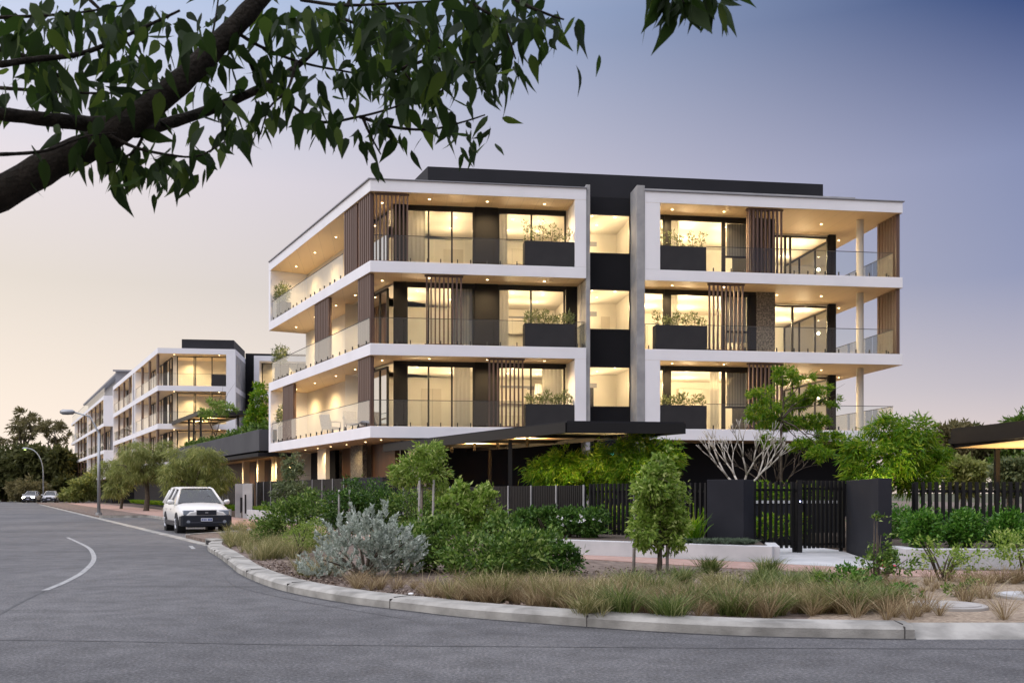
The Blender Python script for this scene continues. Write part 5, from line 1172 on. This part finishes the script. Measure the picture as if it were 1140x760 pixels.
twigs = [
 [(260,34,3.15),(290,52,3.3),(330,68,3.4),(375,78,3.45),(430,84,3.5),(470,60,3.5)], [(335,0,3.3),(380,6,3.2),(440,4,3.1),(500,0,3.0),(560,-8,3.0)],
 [(300,95,3.5),(350,134,3.4),(400,130,3.35),(450,116,3.3),(500,98,3.3)], [(400,130,3.35),(440,142,3.4),(480,144,3.4),(515,136,3.4),(540,128,3.4)],
 [(430,84,3.5),(480,66,3.3),(525,70,3.2),(555,62,3.2),(575,46,3.2)], [(500,-10,3.1),(535,10,3.0),(560,28,3.0),(574,66,3.0)], [(560,-8,3.0),(590,8,2.9),(615,18,2.9),(628,22,2.9)],
 [(0,72,2.8),(40,66,2.9),(90,60,3.0),(140,40,3.1),(200,12,3.2)], [(0,98,3.2),(60,102,3.2),(120,104,3.2),(172,100,3.2)], [(-20,52,3.3),(20,60,3.3),(60,80,3.3),(75,100,3.3)],
 [(0,172,2.7),(50,168,2.8),(95,152,2.9),(130,148,3.0)], [(120,150,3.0),(150,164,3.0),(185,172,3.0),(220,174,3.05),(250,158,3.1)], [(160,150,3.1),(150,168,3.1),(132,178,3.05),(118,182,3.0)],
 [(205,100,3.1),(230,60,3.3),(240,20,3.4),(245,-20,3.5)], [(270,50,3.3),(290,95,3.4),(305,92,3.4)], [(-10,20,3.1),(40,18,3.1),(90,14,3.1),(150,4,3.2)], [(330,68,3.4),(320,100,3.3),(300,120,3.3),(290,150,3.3)],
 [(380,20,3.7),(420,40,3.6),(450,80,3.5),(470,110,3.5)], [(100,0,3.4),(130,30,3.4),(150,60,3.4),(170,80,3.4)], [(440,4,3.1),(470,40,3.1),(500,60,3.1)], [(404,131,3.35),(412,150,3.35),(424,172,3.35)],
 [(715,-40,2.6),(735,-22,2.6),(752,-8,2.6),(762,4,2.6)], [(755,-25,2.6),(785,-18,2.6),(798,-8,2.6)]]
g = np.random.default_rng(17); LP = []; LDn = []
for i, tw in enumerate(twigs):
    n_ = len(tw); f_ = limb(tw, [.0065,.005,.0035,.0025] if i not in (7,9) else [.011,.009,.007,.004], 6, 'twig')
    d = .55 if i in (8,10,20) else 1.0
    cnt = int(len(f_)*1.5*d)
    for q in range(cnt):
        k = g.uniform(.15,1)*(len(f_)-1); a = f_[int(k)].lerp(f_[min(int(k)+1,len(f_)-1)], k-int(k))
        if a.z+OFF.z > 3.4 and False: continue
        LP.append(a+Vector((g.normal(0,.04),g.normal(0,.06),g.normal(-.01,.035)))*(.4 if i > 20 else 1)); LDn.append(i)
# more leaf sprays hanging from the twigs towards the crown above the frame
for (cx, cy, rx, ry, n_) in ((30,10,70,22,34),(130,14,60,20,30),(215,30,40,26,20),(330,10,70,20,36),(450,12,70,20,40),(550,10,50,16,26),(430,60,45,26,24),(500,40,40,26,22),(60,35,60,26,50),(160,60,60,50,55),(40,85,40,40,34),(130,105,40,25,24),(330,25,60,30,46),(440,25,60,34,60),(540,25,45,28,46),(390,78,50,30,34),(470,98,40,28,30),(240,110,40,40,30),(170,180,45,18,24),(545,70,26,18,18),(585,15,24,18,18),(500,60,50,30,30),(758,-4,10,12,12),(795,-6,6,6,5),(255,140,26,14,10),(90,150,40,22,14),(340,110,40,24,18)):
    for q in range(n_):
        Y = g.uniform(2.7,3.9) if cx < 700 else 2.6+g.uniform(-.1,.1); LP.append(at(g.normal(cx,rx*.55), min(g.normal(cy,ry*.55), cy+ry), Y)-OFF)
LP = np.array([tuple(p) for p in LP]); n = len(LP)
D = g.normal(size=(n,3))*np.array([.42,.42,.35]); D[:,2] -= .8
def near_leaves(P, D, g, l0=.055, l1=.12):
    """broad pointed leaves: folded at the midrib, bowed along their length, wavy at the edge; 3 x 6 points each"""
    n = len(P); D = unit(D); rnd = g.normal(size=(n,3)); S = unit(np.cross(D, rnd)); U = np.cross(S, D)
    L = g.uniform(l0,l1,(n,1)); W = L*g.uniform(.30,.46,(n,1)); b = P+D*.02; bow = g.uniform(-.30,.30,(n,1)); fold = g.uniform(.05,.35,(n,1)); tw = g.uniform(-.5,.5,(n,1))
    V = []
    for t, w in ((0,.02),(.16,.36),(.36,.50),(.58,.42),(.80,.17),(1.06,.004)):
        c = b+D*L*t+U*L*bow*t*t; s_ = unit(S+U*tw*t); u_ = np.cross(s_, D)
        for k in (-1,0,1): V.append(c+s_*W*w*k*(1+.12*np.sin(9*t+n*k))+u_*W*w*abs(k)*fold)
    q = [(r*3+c, r*3+c+1, r*3+c+4, r*3+c+3) for r in range(5) for c in range(2)]
    return np.stack(V, 1), q
v_, q_ = near_leaves(LP, D, g)
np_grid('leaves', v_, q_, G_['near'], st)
# the crown above the picture: it shades the limb and the hanging sprays
n = 5200; P = np.stack([g.uniform(-4.8,2.4,n), g.uniform(-2.2,4.6,n), np.zeros(n)], 1)
P[:,2] = np.maximum(CAM_Z+.53*np.maximum(P[:,1],.4)+.30, 3.15)+g.uniform(0,1,n)**1.3*2.1
D = g.normal(size=(n,3))*np.array([.5,.5,.3]); D[:,2] -= .6
v_, q_ = near_leaves(P-np.array(OFF), D, g, .09, .15)
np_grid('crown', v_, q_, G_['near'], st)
for k in range(9):
    a = Vector((.0,-.5,3.4+.2*k)) if k > 3 else Vector((-.2,-.3,2.9+.3*k)); e = Vector((g.uniform(-1.5,5.5), g.uniform(-3,1.5), 0)); e.z = max(CAM_Z+.53*max(e.y+2.3,.4)+.9, 3.4)
    MB().tube([a, a.lerp(e,.4)+Vector((0,0,.4)), e], [.045,.03,.008], 7).build('limb', M['nearbark'], st, smooth=True)
# the verge this tree stands in, behind the camera's view
structure(MB().prism([(-9,-6),(-2.3,-6),(-2.3,3.4),(-4.5,4.6),(-9,5)], -.2, .08).build('tree_verge', M['mulch']))
